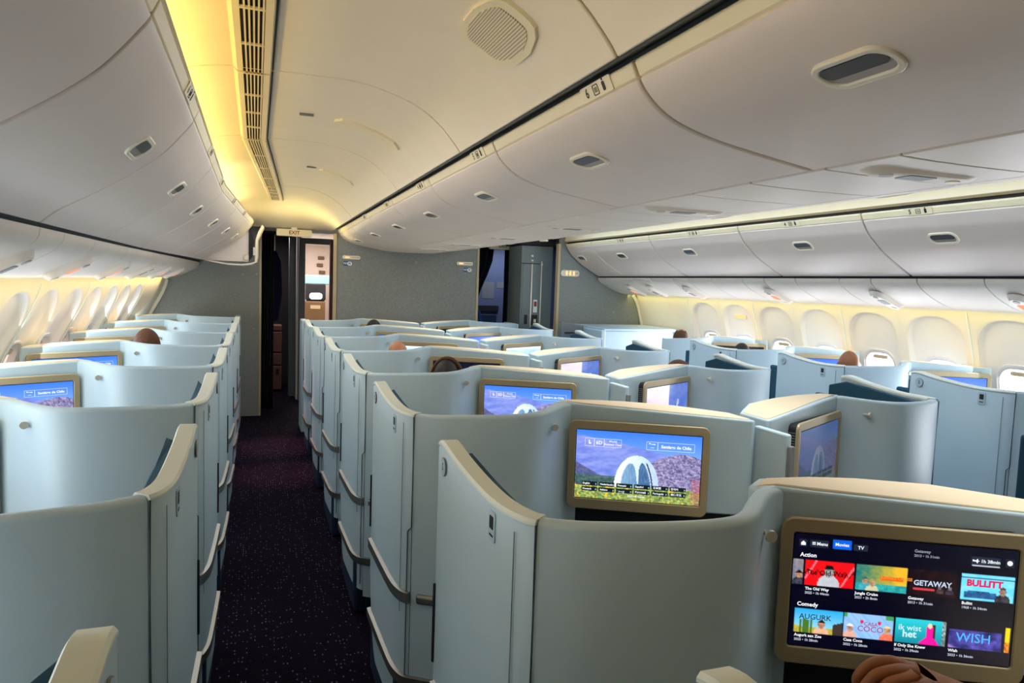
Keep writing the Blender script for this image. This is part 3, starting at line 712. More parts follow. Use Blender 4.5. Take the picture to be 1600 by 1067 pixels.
# ------------------------------------------------------------------ bulkheads and the front end
def bulk(name, x0, x1, y, z0, z1, poly=None):
    mb = MB()
    if poly: mb.add([(x, y, z) for x, z in poly]+[(x, y+0.05, z) for x, z in poly], [tuple(range(len(poly))), tuple(range(len(poly), 2*len(poly)))]+[(i, (i+1) % len(poly), len(poly)+(i+1) % len(poly), len(poly)+i) for i in range(len(poly))])
    else: mb.box(x0, x1, y, y+0.05, z0, z1)
    return struct(mb.build(name, 'bulk', smooth=0))
YL, YC, YR = 8.60, 8.03, 7.62
bulk('wall_front_left', -1.3, 0.035, YL, 0, 2.35)
bulk('wall_front_centre', 0.83, 2.44, YC, 0, 2.35)
bulk('wall_front_right', 3.32, 4.62, YR, 0, 2.35)
struct(MB().box(0.035, 0.060, YL-0.012, YL+0.06, 0, 2.15).build('trim_13', 'edge', bevel=0.004))
struct(MB().box(0.800, 0.832, YC-0.015, YC+0.06, 0, 2.10).build('trim_14', 'edge', bevel=0.004))
struct(MB().box(2.438, 2.466, YC-0.012, YC+0.06, 0, 2.10).build('trim_15', 'edge', bevel=0.004))
struct(MB().box(3.292, 3.322, YR-0.015, YR+0.06, 0, 2.10).build('trim_16', 'edge', bevel=0.004))
# lip where each side wall meets its bulkhead
for nm, P, y, tp, sgn in (('trim_17', WL, YL, tapw, -1), ('trim_18', WR, YR, lambda y: 0, 1)):
    pts = [(prof_z(P, z), z) for z in [1.545-0.07*k for k in range(20)]]
    struct(MB().sweep(list(pts)+off2(pts, -0.035*sgn)[::-1], [y-0.03, y-0.002], lambda x, yy, z: (x+tp(yy), yy, z)).build(nm, 'wall', bevel=0.006))
# rear of the cabin, behind the camera
struct(MB().box(-1.6, 4.9, Y0-0.06, Y0, 0, 2.5).build('wall_back', 'bulk', smooth=0))
# outer hull closing the cabin above the bins
struct(MB().add([(-1.5, Y0, 1.4), (-1.3, Y0, 2.1), (-0.6, Y0, 2.55), (1.6, Y0, 2.75), (3.9, Y0, 2.55), (4.55, Y0, 2.1), (4.8, Y0, 1.4), (-1.5, 14.5, 1.4), (-1.3, 14.5, 2.1), (-0.6, 14.5, 2.55), (1.6, 14.5, 2.75), (3.9, 14.5, 2.55), (4.55, 14.5, 2.1), (4.8, 14.5, 1.4)],
    [(i, i+1, i+8, i+7) for i in range(6)]).build('wall_hull', 'seam', smooth=0))
struct(MB().box(-1.62, -1.5, Y0, 14.5, 0, 1.5).box(4.8, 4.92, Y0, 14.5, 0, 1.5).build('wall_hull_lower', 'seam', smooth=0))
# signs on the bulkheads
def bsign(x, y, z, w, h, label, lamps, wifi=False):
    r = empty('seatbelt_sign', (x, y, z), label, 'sign')
    O = Vector((0, 0, 0)); U = Vector((1, 0, 0)); V = Vector((0, 0, 1)); N = Vector((0, -1, 0))
    MB().frame_poly(O, U, V, N, rrect(w, h, h*0.42, 6), 0.0, 0.014).build('sign_body', 'ring', r, bevel=0.003)
    for q in lamps: MB().frame_poly(O+U*q[0], U, V, N, rrect(q[1], q[2], min(q[1], q[2])*0.4, 4), 0.014, 0.0155).build('sign_lamp', 'lampy', r, smooth=0)
    MB().frame_poly(O+U*(w*0.22), U, V, N, rrect(w*0.42, h*0.16, 0.003, 2), 0.014, 0.0152).build('sign_print', 'edge', r, smooth=0)
    return r
def wifi(x, y, z, label):
    r = empty('wifi_sticker', (x, y, z), label, 'sticker'); O = Vector((0, 0, 0)); U = Vector((1, 0, 0)); V = Vector((0, 0, 1)); N = Vector((0, -1, 0))
    MB().frame_poly(O, U, V, N, rrect(0.104, 0.05, 0.024, 6), 0, 0.002).build('sticker_base', 'blueink', r, smooth=0)
    MB().frame_poly(O+U*0.024, U, V, N, rrect(0.052, 0.044, 0.020, 6), 0.002, 0.003).build('sticker_patch', 'white', r, smooth=0)
    mb = MB(); text_mesh(mb, 'Wi', O-U*0.026, U, V, N, 0.034, 0.0035, 'CENTER', 0.0008); mb.build('sticker_text', 'white', r, smooth=0)
    mb = MB(); text_mesh(mb, 'Fi', O+U*0.024, U, V, N, 0.034, 0.0040, 'CENTER', 0.0008); mb.build('sticker_text', 'blueink', r, smooth=0)
bsign(0.990, YC, 1.847, 0.195, 0.042, 'small cream lit seat-belt sign at the left of the centre bulkhead', [(-0.045, 0.05, 0.014)])
bsign(2.29, YC, 1.835, 0.195, 0.042, 'small cream lit seat-belt sign at the right of the centre bulkhead', [(-0.045, 0.05, 0.014)])
wifi(0.948, YC, 1.778, 'round-ended WiFi sticker at the left of the centre bulkhead')
wifi(2.325, YC, 1.762, 'round-ended WiFi sticker at the right of the centre bulkhead')
bsign(3.452, YR, 1.765, 0.235, 0.075, 'cream sign with three amber lamps on the right bulkhead', [(-0.045, 0.026, 0.05), (0, 0.026, 0.05), (0.045, 0.026, 0.05)])
# exit signs
def exit_sign(x, y, z, w, h, label):
    r = empty('exit_sign', (x, y, z), label, 'exit sign'); O = Vector((0, 0, 0)); U = Vector((1, 0, 0)); V = Vector((0, 0, 1)); N = Vector((0, -1, 0))
    MB().frame_poly(O, U, V, N, rrect(w, h, 0.012, 4), -0.03, 0.03).build('sign_box', 'binwarm', r, bevel=0.004)
    mb = MB(); text_mesh(mb, 'EXIT', O, U, V, N, h*0.72, 0.032, 'CENTER', 0.0012); mb.build('sign_letters', mat('exit_red', rgb(120, 30, 22), 0.5), r, smooth=0)
    MB().box(-0.03, 0.03, -0.01, 0.01, h/2-0.002, h/2+0.03).build('bracket', 'chrome', r)
exit_sign(0.395, 8.28, 2.095, 0.375, 0.078, 'EXIT sign hanging over the end of the left aisle')
exit_sign(2.86, 8.36, 2.075, 0.34, 0.075, 'EXIT sign half hidden over the end of the right aisle')
# far left: dark vestibule, curtains, cart, door frame and the lit galley beyond
struct(MB().box(0.06, 0.95, 8.55, 9.2, 2.16, 2.19).build('trim_19', 'ceil', smooth=0))
def curtain(name, x0, x1, y, z0, z1, label, m='curtain', n=26, amp=0.03, narrow=None):
    v = []; f = []; rows = 12
    for j in range(rows+1):
        t = j/rows; z = z1+(z0-z1)*t; k = narrow(t) if narrow else (0, 1)
        for i in range(n+1):
            s = i/n; x = x0+(x1-x0)*(k[0]+(k[1]-k[0])*s); v.append((x, y+amp*math.sin(s*24)+0.01*math.sin(s*60+j), z))
    for j in range(rows):
        for i in range(n): a = j*(n+1)+i; f.append((a, a+1, a+n+2, a+n+1))
    o = MB().add(v, f).build(name, m, smooth=60); sm = o.modifiers.new('thick', 'SOLIDIFY'); sm.thickness = 0.004
    return tag(o, label, 'curtain')
curtain('curtain', 0.07, 0.20, 8.95, 0.02, 2.12, 'dark navy curtain gathered behind the left bulkhead edge')
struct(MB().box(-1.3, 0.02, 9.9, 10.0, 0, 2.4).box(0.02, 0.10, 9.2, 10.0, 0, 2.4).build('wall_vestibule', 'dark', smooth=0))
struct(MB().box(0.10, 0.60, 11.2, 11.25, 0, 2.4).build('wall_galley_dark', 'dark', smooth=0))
gc = empty('galley_cart', (0.27, 10.55, 0), 'narrow brownish galley cart stack in the dark beyond the left aisle', 'cart')
for k, (z0, z1, dx) in enumerate(((0.03, 0.36, 0.03), (0.38, 0.54, 0.015), (0.56, 0.84, 0.0), (0.86, 0.93, -0.01))):
    MB().box(-0.095+dx, 0.075, -0.15, 0.20, z0, z1).build('cart_box', 'cart', gc, bevel=0.006)
MB().box(0.0, 0.04, -0.156, -0.149, 0.24, 0.32).build('cart_latch', 'ink', gc)
c2 = empty('crew_coat', (0.22, 9.6, 0), 'dark blue coat hanging in the shadow left of the lit galley', 'coat')
pp = [(-0.10, 1.45), (-0.05, 1.90), (0.02, 1.95), (0.08, 1.80), (0.10, 1.40), (0.05, 1.05), (-0.06, 1.02)]
MB().add([(x, -0.03, z) for x, z in pp]+[(x, 0.04, z) for x, z in pp], [tuple(range(7)), tuple(range(7, 14))]+[(i, (i+1) % 7, 7+(i+1) % 7, 7+i) for i in range(7)]).build('coat_cloth', 'curtainb' if False else mat('coat_navy', rgb(20, 24, 66), 0.9), c2, bevel=0.02, seg=3)
MB().box(-0.01, 0.01, -0.005, 0.005, 1.93, 2.14).build('coat_hanger', 'chrome', c2)
# grey pillar, dark door frame with the lit room beyond
tag(MB().box(0.415, 0.500, 9.95, 10.05, 0, 2.14).build('pillar', 'lav', bevel=0.006), 'slim grey pillar left of the lit galley doorway', 'pillar')
struct(MB().box(0.52, 0.60, 9.6, 9.68, 0, 2.12).box(0.60, 0.93, 9.6, 9.68, 2.045, 2.12).build('door_1', 'plas', bevel=0.004))
struct(MB().box(0.885, 0.99, 9.3, 9.42, 0, 2.10).build('trim_20', mat('door_edge_red', rgb(110, 60, 58), 0.6), bevel=0.004))
struct(MB().box(0.5, 1.4, 9.5, 14.2, 2.2, 2.22).build('trim_21', 'bin', smooth=0))
struct(MB().box(0.2, 2.2, 13.6, 13.7, 0, 2.3).build('wall_galley_far', mat('galley_beige', rgb(226, 208, 196), 0.6), smooth=0))
struct(MB().box(1.45, 1.5, 9.6, 13.6, 0, 2.3).build('wall_galley_right', 'bin', smooth=0))
struct(MB().box(0.50, 0.55, 9.7, 13.6, 0, 2.3).build('wall_galley_left', 'white', smooth=0))
k1 = empty('galley_cabinet', (0.93, 12.2, 0), 'brown galley cabinet seen through the lit doorway', 'cabinet')
MB().box(-0.17, 0.16, 0, 0.4, 0, 1.22).build('cabinet_body', 'brown', k1, bevel=0.01); MB().box(-0.08, 0.08, -0.008, 0.0, 1.10, 1.16).build('cabinet_label', 'edge', k1)
k2 = empty('coffee_maker', (0.95, 12.25, 1.22), 'dark appliance with a glowing lamp on top of the brown galley cabinet', 'appliance')
MB().box(-0.17, 0.15, 0, 0.22, 0.02, 0.30).build('appliance_body', 'ink', k2, bevel=0.02); MB().frame_poly(Vector((-0.01, -0.002, 0.09)), Vector((1, 0, 0)), Vector((0, 0, 1)), Vector((0, -1, 0)), rrect(0.20, 0.10, 0.04, 5), 0, 0.004).build('appliance_lamp', 'lit', k2, smooth=0)
MB().box(-0.15, 0.13, 0.02, 0.20, 0.0, 0.02).build('appliance_foot', 'ink', k2)
tag(MB().box(0.76, 1.25, 12.75, 13.0, 1.50, 1.66).build('galley_shelf_light', mat('aqua', rgb(150, 220, 222), 0.4), bevel=0.02), 'pale aqua lit band across the far galley', 'panel')
for k, (x, z) in enumerate(((1.12, 1.98), (1.10, 1.85), (1.14, 1.72))):
    tag(MB().box(x-0.05, x+0.06, 13.55, 13.6, z-0.03, z+0.03).build('galley_latch_box', 'brown', bevel=0.01), '%s of three small brown latches on the far galley wall' % ('top', 'middle', 'lowest')[k], 'latch')
area('galley_light', (0.95, 11.6, 2.18), (0.5, 2.5), (0, 0, 0), (1.0, 0.93, 0.90), 40)
# right aisle end: curtains, blue door, closet
curtain('curtain', 2.47, 2.80, 8.52, 0.02, 2.06, 'dark speckled curtain tied back at the right aisle end, left side', 'curtain', narrow=lambda t: (0, 1-0.72*max(0, math.sin(min(1, t/0.42)*math.pi/2))**2 if t < 0.42 else 0.28+0.15*(t-0.42)))
curtain('curtain', 2.98, 3.16, 8.60, 0.02, 2.06, 'dark curtain gathered at the right aisle end, beside the grey closet', 'curtain')
tag(MB().tube([(2.50, 8.42, 1.36), (2.55, 8.42, 1.33), (2.60, 8.42, 1.25), (2.63, 8.42, 1.1), (2.64, 8.42, 0.9)], [0.012, 0.016, 0.022, 0.026, 0.02]).build('curtain_tie', 'curtainb'), 'bright blue curtain tie hanging at the right aisle end', 'curtain tie')
dr = MB().box(2.3, 4.2, 9.75, 9.80, 0, 2.2).build('door_2', 'door', smooth=0); struct(dr)
U = Vector((1, 0, 0)); V = Vector((0, 0, 1)); N = Vector((0, -1, 0))
MB().frame_poly(Vector((3.14, 9.75, 1.52)), U, V, N, rrect(0.18, 0.24, 0.01, 2), 0, 0.004).build('door_notice', 'plas', dr, smooth=0)
MB().frame_poly(Vector((3.34, 9.75, 1.60)), U, V, N, rrect(0.14, 0.09, 0.01, 2), 0, 0.004).build('door_notice', 'plas', dr, smooth=0)
MB().frame_poly(Vector((3.15, 9.75, 1.26)), U, V, N, rrect(0.30, 0.08, 0.01, 2), 0, 0.03).build('door_handle', 'dark', dr, smooth=0)
MB().frame_poly(Vector((3.15, 9.75, 0.85)), U, V, N, rrect(0.26, 0.62, 0.02, 2), 0, 0.004).build('door_panel', 'navy', dr, smooth=0)
MB().frame_poly(Vector((3.50, 9.75, 1.12)), U, V, N, rrect(0.08, 0.08, 0.01, 2), 0, 0.004).build('door_badge', 'white', dr, smooth=0)
cl = empty('aisle_closet', (2.93, 7.85, 0), 'tall grey aisle closet with slim metal rails beside the right bulkhead', 'closet')
MB().box(0, 0.40, 0, 0.45, 0, 2.075).build('closet_body', 'lav', cl, bevel=0.006)
MB().box(0.02, 0.205, -0.006, 0.0, 0.6, 1.86).build('closet_door', 'lav', cl, bevel=0.002)
MB().box(0.125, 0.137, -0.018, -0.006, 0.6, 1.86).build('closet_rail', 'chrome', cl)
MB().box(0.248, 0.258, -0.016, 0.0, 0.6, 1.90).build('closet_rail', 'chrome', cl)
MB().box(0.0, 0.26, -0.004, 0.0, 1.862, 1.870).build('closet_seam', 'ink', cl)
MB().tube([(0.13, -0.02, 1.90), (0.13, 0.0, 1.90)], 0.014).build('closet_knob', 'chrome', cl); MB().tube([(0.252, -0.02, 1.86), (0.252, 0.0, 1.86)], 0.014).build('closet_knob', 'chrome', cl)
MB().box(0.165, 0.215, -0.008, -0.003, 1.29, 1.44).build('notice', 'white', cl); MB().box(0.172, 0.208, -0.009, -0.008, 1.36, 1.42).build('notice_mark', mat('notice_red', rgb(150, 50, 44), 0.6), cl)
MB().box(0.145, 0.225, -0.010, -0.002, 1.14, 1.26).build('closet_lock', 'ink', cl, bevel=0.003); MB().box(0.175, 0.205, -0.013, -0.010, 1.17, 1.21).build('lock_slider', 'chrome', cl)
MB().box(0.055, 0.095, -0.010, -0.004, 1.15, 1.26).build('closet_lock', 'ink', cl, bevel=0.003)
MB().box(0.12, 0.145, -0.006, 0.0, 1.945, 1.965).build('closet_tag', 'white', cl)
struct(MB().box(2.9, 3.35, 7.82, 8.5, 2.08, 2.20).build('trim_22', 'dark', smooth=0))
tag(MB().tube([(3.10, 7.6, 2.115), (3.10, 7.6, 2.135)], 0.05, 12).build('ceiling_spotlight', 'ring'), 'small round cream ceiling light before the grey closet', 'light')
# open fairing at the far end of the left bins
fe = empty('bin_end_fairing', (0, 0, 0), 'open bin-end fairing with dark mechanism at the far end of the left bins', 'bin end')
xf = lambda x, y, z: (x+tapb(y), y, z)
PB = [(x, z) for x, z in PL]
MB().sweep([(-0.66, 1.748), (-0.60, 1.735), (-0.45, 1.712), (-0.30, 1.708), (-0.20, 1.722), (-0.155, 1.748), (-0.165, 1.756), (-0.21, 1.740), (-0.30, 1.724), (-0.45, 1.728), (-0.60, 1.75)], [7.86, 8.0, 8.12], xf).build('fairing_floor', 'bin', fe, bevel=0.003)
MB().sweep([(-0.66, 1.75), (-0.24, 1.75), (-0.235, 2.13), (-0.66, 2.13)], [7.9, 7.92], xf).build('fairing_wall', 'bin', fe, smooth=0)
MB().sweep([(-0.235, 1.76), (-0.20, 1.80), (-0.185, 1.95), (-0.20, 2.10), (-0.235, 2.11)], [7.885, 7.905], xf).build('fairing_cavity', 'dark', fe, smooth=0)
MB().sweep([(-0.165, 1.735), (-0.150, 1.80), (-0.150, 1.98), (-0.115, 2.06), (-0.090, 2.12), (-0.11, 2.14), (-0.150, 2.06), (-0.175, 1.98), (-0.18, 1.80), (-0.18, 1.74)], [7.9, 8.10], xf).build('fairing_rib', 'ceil', fe, bevel=0.006)
MB().box(-0.19+0.16, -0.16+0.16, 7.87, 7.9, 1.82, 1.90).build('mechanism', 'chrome', fe); MB().box(-0.28+0.16, -0.23+0.16, 7.88, 7.9, 1.765, 1.82).build('hinge_plate', 'chrome', fe, bevel=0.006)

# ------------------------------------------------------------------ suites (a = distance from the aisle centre line, y = forwards from the shell's rear face)
A1, A2 = 0.147, 3.125
AL = R_(28.5)
def ribbon(path, t, zb, bevel_top=0.012):
    # path [(a, y, ztop)], wall of thickness t to the left of travel, rounded along its top edge
    pl = [(p[0], p[1]) for p in path]; n = len(path); r = bevel_top
    offs = [(0, None), (0, -r), (t*0.12, -r*0.35), (t*0.3, 0), (t*0.7, 0), (t*0.88, -r*0.35), (t, -r), (t, None)]
    v = []; f = []; m = len(offs)
    lanes = [off2(pl, d) for d, _ in offs]
    for i in range(n):
        zbi = zb(*path[i]) if callable(zb) else zb
        for k, (d, dz) in enumerate(offs): v.append((lanes[k][i][0], lanes[k][i][1], zbi if dz is None else path[i][2]+dz))
    for i in range(n-1):
        for k in range(m): j = (k+1) % m; f.append((i*m+k, i*m+j, (i+1)*m+j, (i+1)*m+k))
    f.append(tuple(range(m))[::-1]); f.append(tuple(range((n-1)*m, n*m))); return MB().add(v, f)
WING = catmull([(0.292, 0.565, 1.198), (0.292, 0.52, 1.204), (0.294, 0.42, 1.188), (0.297, 0.30, 1.174), (0.300, 0.20, 1.167), (0.303, 0.13, 1.167), (0.309, 0.08, 1.168), (0.322, 0.035, 1.169), (0.337, 0.014, 1.169)], 4)
def back_path(aend):
    return catmull([(0.340, 0.012, 1.172), (0.365, -0.006, 1.172), (0.41, -0.036, 1.174), (0.47, -0.064, 1.177), (0.55, -0.092, 1.180), (0.63, -0.110, 1.183), (0.69, -0.112, 1.185), (0.735, -0.097, 1.186), (0.775, -0.068, 1.187), (0.810, -0.036, 1.189), (0.840, -0.010, 1.192), (0.868, 0.008, 1.195), (0.896, 0.0150, 1.196)], 4)
def prof_panel(a): return 0.040-(a-0.85)*math.tan(R_(26.5))
def suite(kind, wing=True, aend=1.465, last=False, label='', group='', y0=0):
    sg = {'M': 1, 'N': -1, 'L': -1, 'R': 1}[kind]; ac = A1 if kind in 'ML' else A2
    root = empty('seat_shell', (ac, y0, 0), label, 'seat shell', group)
    mir = None if sg > 0 else 0.0
    B = lambda mb, name, m, par=root, **k: mb.build(name, m, par, mirror=mir, **k)
    # back wall (faces the passenger behind)
    bp = [p for p in back_path(aend)]
    B(ribbon([(p[0], p[1], p[2]) for p in bp][::-1], -0.040 if False else -0.040, 0.10), 'back_panel', 'shell', smooth=45)
    if wing:
        wp = WING
        def zb(a, y, z):
            return 0.13+0.30*max(0, (y-0.40)/0.165)**2
        B(ribbon(wp, 0.040, zb), 'aisle_panel', 'shell', smooth=45)
        # cream capping along the slanting top of the aisle panel
        pl = [(p[0], p[1]) for p in wp]; lo = off2(pl, -0.0015); li = off2(pl, 0.044); n = len(wp); v = []; f = []
        for i in range(n):
            z = wp[i][2]; v += [(lo[i][0], lo[i][1], z-0.006), (lo[i][0], lo[i][1], z-0.001), (lo[i][0]+0.10*(li[i][0]-lo[i][0]), lo[i][1]+0.10*(li[i][1]-lo[i][1]), z+0.005), (lo[i][0]+0.9*(li[i][0]-lo[i][0]), lo[i][1]+0.9*(li[i][1]-lo[i][1]), z+0.005), (li[i][0], li[i][1], z-0.002), (li[i][0], li[i][1], z-0.011)]
        for i in range(n-1):
            for k in range(6): j = (k+1) % 6; f.append((i*6+k, i*6+j, (i+1)*6+j, (i+1)*6+k))
        f += [tuple(range(6))[::-1], tuple(range((n-1)*6, n*6))]
        B(MB().add(v, f), 'panel_cap', 'trim', smooth=18)
        # teal padding on the inner side, with a lower pad stepping forward
        tl = [(0.338, 0.615), (0.338, 0.50), (0.341, 0.30), (0.345, 0.14), (0.352, 0.09), (0.375, 0.052)]
        zt = lambda a, y: 1.178-0.03*min(1, max(0, (0.5-y)/0.4)) - (0.5*max(0, y-0.56) if y > 0.56 else 0)
        poly = tl+off2(tl, 0.022)[::-1]
        B(MB().prism(poly, 0.45, zt), 'inner_padding', 'teal', bevel=0.004)
        B(MB().prism([(0.340, 0.70), (0.340, 0.50), (0.372, 0.50), (0.372, 0.70)], 0.45, 1.100 if kind in 'NR' else 1.05), 'lower_pad', 'teal', bevel=0.012, seg=4)
        # metal bumper strips wrapping the aisle side
        for z0, z1, ea in ((0.540, 0.581, 0.0), (0.256, 0.294, 0.0)):
            pth = [(p[0], p[1]) for p in wp if p[1] < 0.55]
            if z0 < 0.4: pth += [(0.365, -0.006), (0.41, -0.036), (0.47, -0.064), (0.55, -0.092)]
            o = off2(pth, -0.013); i_ = off2(pth, 0.002); m = len(pth)
            v = []
            for k in range(m): v += [(i_[k][0], i_[k][1], z0), (o[k][0], o[k][1], z0+0.003), (o[k][0], o[k][1], z1-0.003), (i_[k][0], i_[k][1], z1)]
            f = []
            for k in range(m-1):
                for q in range(4): r = (q+1) % 4; f.append((k*4+q, k*4+r, (k+1)*4+r, (k+1)*4+q))
            f += [(0, 3, 2, 1), tuple(range((m-1)*4, m*4))]
            B(MB().add(v, f), 'bumper_strip', 'brush', smooth=40)
        B(MB().add([(0.350, -0.012, 0.545), (0.43, -0.064, 0.545), (0.44, -0.044, 0.545), (0.36, 0.010, 0.545), (0.350, -0.012, 0.578), (0.43, -0.064, 0.578), (0.44, -0.044, 0.578), (0.36, 0.010, 0.578)], [(0, 3, 2, 1), (4, 5, 6, 7), (0, 1, 5, 4), (1, 2, 6, 5), (2, 3, 7, 6), (3, 0, 4, 7)]), 'bumper_strip', 'brush', bevel=0.010, seg=3)
        # seat number badge and placard on the outer face
        O = Vector((0.291, 0.505, 1.150)); U = Vector((0, -1, 0)); V = Vector((0, 0, 1)); N = Vector((-1, 0, 0))
        bd = MB().frame_poly(O, U, V, N, rrect(0.046, 0.046, 0.0225, 6), 0, 0.003); bo = B(bd, 'number_badge', 'plas', smooth=0)
        B(MB().frame_poly(O, U, V, N, rrect(0.0425, 0.0425, 0.0208, 6), 0.003, 0.0036), 'badge_face', 'shell', bo, smooth=0)
        mb = MB(); text_mesh(mb, 'S', O, Vector((0, -sg, 0)) if True else U, V, N, 0.026, 0.0042, 'CENTER', 0.0004); B(mb, 'badge_letter', 'seam', bo, smooth=0)
        O = Vector((0.3015, 0.155, 1.118))
        po = B(MB().frame_poly(O, U, V, N, rrect(0.040, 0.062, 0.008, 3), -0.001, 0.002), 'placard', 'shell', smooth=0)
        B(MB().frame_poly(O+V*0.008, U, V, N, rrect(0.022, 0.026, 0.002, 2), 0.002, 0.003).frame_poly(O-V*0.018, U, V, N, rrect(0.022, 0.004, 0.001, 2), 0.002, 0.003), 'placard_print', 'ink', po, smooth=0)
        B(MB().box(0.3105, 0.3120, 0.054, 0.056, 0.5, 1.14), 'panel_crease', 'plas', smooth=0)
        B(MB().box(0.286, 0.300, 0.560, 0.569, 0.62, 0.83), 'door_latch', 'dark', bevel=0.003)
        # navy plinth
        B(MB().prism([(0.305, 0.05), (0.305, 0.60), (0.36, 0.70), (0.55, 0.70), (0.55, 0.05)], 0.0, 0.30), 'plinth', 'navy', bevel=0.02, seg=3)
        B(MB().prism([(0.335, 0.55), (0.335, 0.66), (0.36, 0.66), (0.36, 0.55)], 0.30, 0.50), 'plinth_post', 'navy', bevel=0.01)
        sp_ = [(0.3355, 0.010, 1.165), (0.3365, 0.010, 0.80), (0.3265, 0.020, 0.785), (0.3265, 0.020, 0.16)]
        B(MB().tube(sp_, 0.0020, 5), 'panel_joint', 'seam', smooth=0)
    B(MB().prism([(0.36, 0.02), (0.36, 0.07), (0.84, 0.09), (0.84, 0.03)], 0.0, 0.10), 'base_strip', 'navy', smooth=0)
    # console: face panel, body and sand-coloured ledge
    ar = aend; yr = prof_panel(ar)
    zt = lambda a, y: 1.196-0.030*max(0, min(1, (a-0.90)/0.6))-0.004*max(0, min(1, (0.89-a)/0.044))
    front = [(0.846, 0.030), (0.866, 0.026), (0.888, 0.021)]+[(a, prof_panel(a)) for a in (0.95, 1.1, 1.3, ar-0.012)]+[(ar, prof_panel(ar)+0.012)]
    back = [(ar, yr+0.16), (ar-0.04, yr+0.20), (1.32, 0.03), (1.16, 0.088), (1.02, 0.105), (0.90, 0.100), (0.846, 0.066)]
    if ar < 1.42: back = [(ar, yr+0.13), (ar-0.03, yr+0.18), (1.16, 0.075), (1.02, 0.10), (0.90, 0.10), (0.846, 0.066)]
    B(MB().prism(front+back, lambda a, y: 0.835, zt), 'console', 'shell', bevel=0.016, seg=4, smooth=50)
    ins = front+back
    cxy = (sum(p[0] for p in ins)/len(ins), sum(p[1] for p in ins)/len(ins))
    led = [(p[0]+(0.012 if p[0] < cxy[0] else -0.008), p[1]+(0.020 if k < len(front) else -0.010)) for k, p in enumerate(ins)]
    B(MB().prism(led, lambda a, y: zt(a, y)-0.004, lambda a, y: zt(a, y)+0.0025), 'console_ledge', 'ledge', bevel=0.002, seg=2, smooth=45)
    # lower console body with the footwell opening
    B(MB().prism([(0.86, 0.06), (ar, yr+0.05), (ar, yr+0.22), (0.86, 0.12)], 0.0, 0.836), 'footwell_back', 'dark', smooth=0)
    B(MB().prism([(0.846, 0.030), (0.90, 0.020), (0.93, 0.012), (0.93, 0.05), (0.86, 0.07)], 0.0, 0.842), 'footwell_side', 'shell', bevel=0.008)
    B(MB().prism([(0.90, 0.016), (ar, yr), (ar, yr+0.05), (0.90, 0.06)], 0.0, 0.28), 'footwell_sill', 'shell', bevel=0.01)
    B(MB().prism([(0.98, 0.14), (1.30, 0.06), (ar, yr+0.24), (ar, 0.55), (1.2, 0.62)], 0.0, 0.74), 'side_table', 'ledge', bevel=0.015, seg=3)
    if kind in 'M':
        B(MB().prism([(ar+0.002, yr+0.02), (ar+0.002, yr-0.13), (ar+0.008, yr-0.142), (ar+0.020, yr-0.142), (ar+0.027, yr-0.13), (ar+0.027, yr+0.02)], 0.55, 1.150), 'divider', 'shell', bevel=0.006, seg=3)
        B(MB().box(ar+0.004, ar+0.024, yr-0.158, yr-0.140, 1.0, 1.115), 'divider_catch', 'plas', bevel=0.004)
    # coat hook
    hk = (0.806, -0.040, 1.130)
    h = B(MB().tube([(hk[0], hk[1], hk[2]), (hk[0]-0.004, hk[1]-0.022, hk[2])], 0.0055, 10), 'coat_hook', 'chrome')
    B(MB().tube([(hk[0]-0.004, hk[1]-0.020, hk[2]), (hk[0]-0.0045, hk[1]-0.024, hk[2]), (hk[0]-0.006, hk[1]-0.030, hk[2])], [0.007, 0.0125, 0.0115], 16), 'hook_cap', 'chrome', h)
    return root, sg, ac
def monitor(root, sg, pic, extra=None, off=False):
    c, s = math.cos(AL), math.sin(AL)
    O = Vector((sg*1.093, -0.1175, 0.987)); U = Vector((c, -sg*s, 0)); N = Vector((-sg*s, -c, 0)); V = Vector((0, 0, 1))
    w, h = 0.479, 0.312
    mon = MB().frame_poly(O, U, V, N, rrect(w-0.012, h-0.012, 0.022, 6), -0.052, -0.004).build('monitor', 'dark', root, bevel=0.003)
    MB().ring(O, U, V, N, rrect(w, h, 0.026, 6), rrect(0.430, 0.244, 0.006, 6, 0, 0.003), -0.012, 0.0).build('monitor_frame', 'gold', mon, bevel=0.003)
    Os = O+V*0.003-N*0.003
    if off: MB().frame_poly(Os, U, V, N, rrect(0.430, 0.244, 0.004, 2), -0.004, 0).build('screen', 'dark', mon, smooth=0)
    else: screen_obj('screen', pic, 0.425, 0.239, Os, U, V, N, mon, extra or 64)
    if sg < 0 or True:
        mb = MB(); e = O-U*(w/2-0.006) if sg < 0 else O+U*(w/2-0.006); sN = -U if sg < 0 else U
        for k in range(26):
            z = -0.12+0.24*k/25; mb.frame_poly(e+V*z-N*0.028, N, V, sN, rrect(0.026, 0.003, 0.001, 1), 0, 0.001)
        mb.build('side_vents', 'plas', mon, smooth=0)
    return mon, Os, U, V, N
def letters(mon, Os, U, V, N, items, m='txt'):
    W_, H_ = 0.425, 0.239; r = None
    for it in items:
        mb = MB()
        u, v, s_, size = it[:4]; al = it[4] if len(it) > 4 else 'LEFT'; b = it[5] if len(it) > 5 else 0.0002
        text_mesh(mb, s_, Os+U*((u-0.5)*W_)+V*((0.5-v)*H_), U, V, N, size*H_, 0.0008, al, b)
        r = mb.build('screen_text', m, mon, smooth=0)
    return r
def boxes(mb, Os, U, V, N, rects, t=0.0009):
    W_, H_ = 0.425, 0.239
    for u0, u1, v0, v1 in rects:
        O = Os+U*(((u0+u1)/2-0.5)*W_)+V*((0.5-(v0+v1)/2)*H_); w, h = (u1-u0)*W_, (v1-v0)*H_
        mb.ring(O, U, V, N, rrect(w, h, 0.001, 1), rrect(w-2*t, h-2*t, 0.0008, 1), 0.0003, 0.0009)
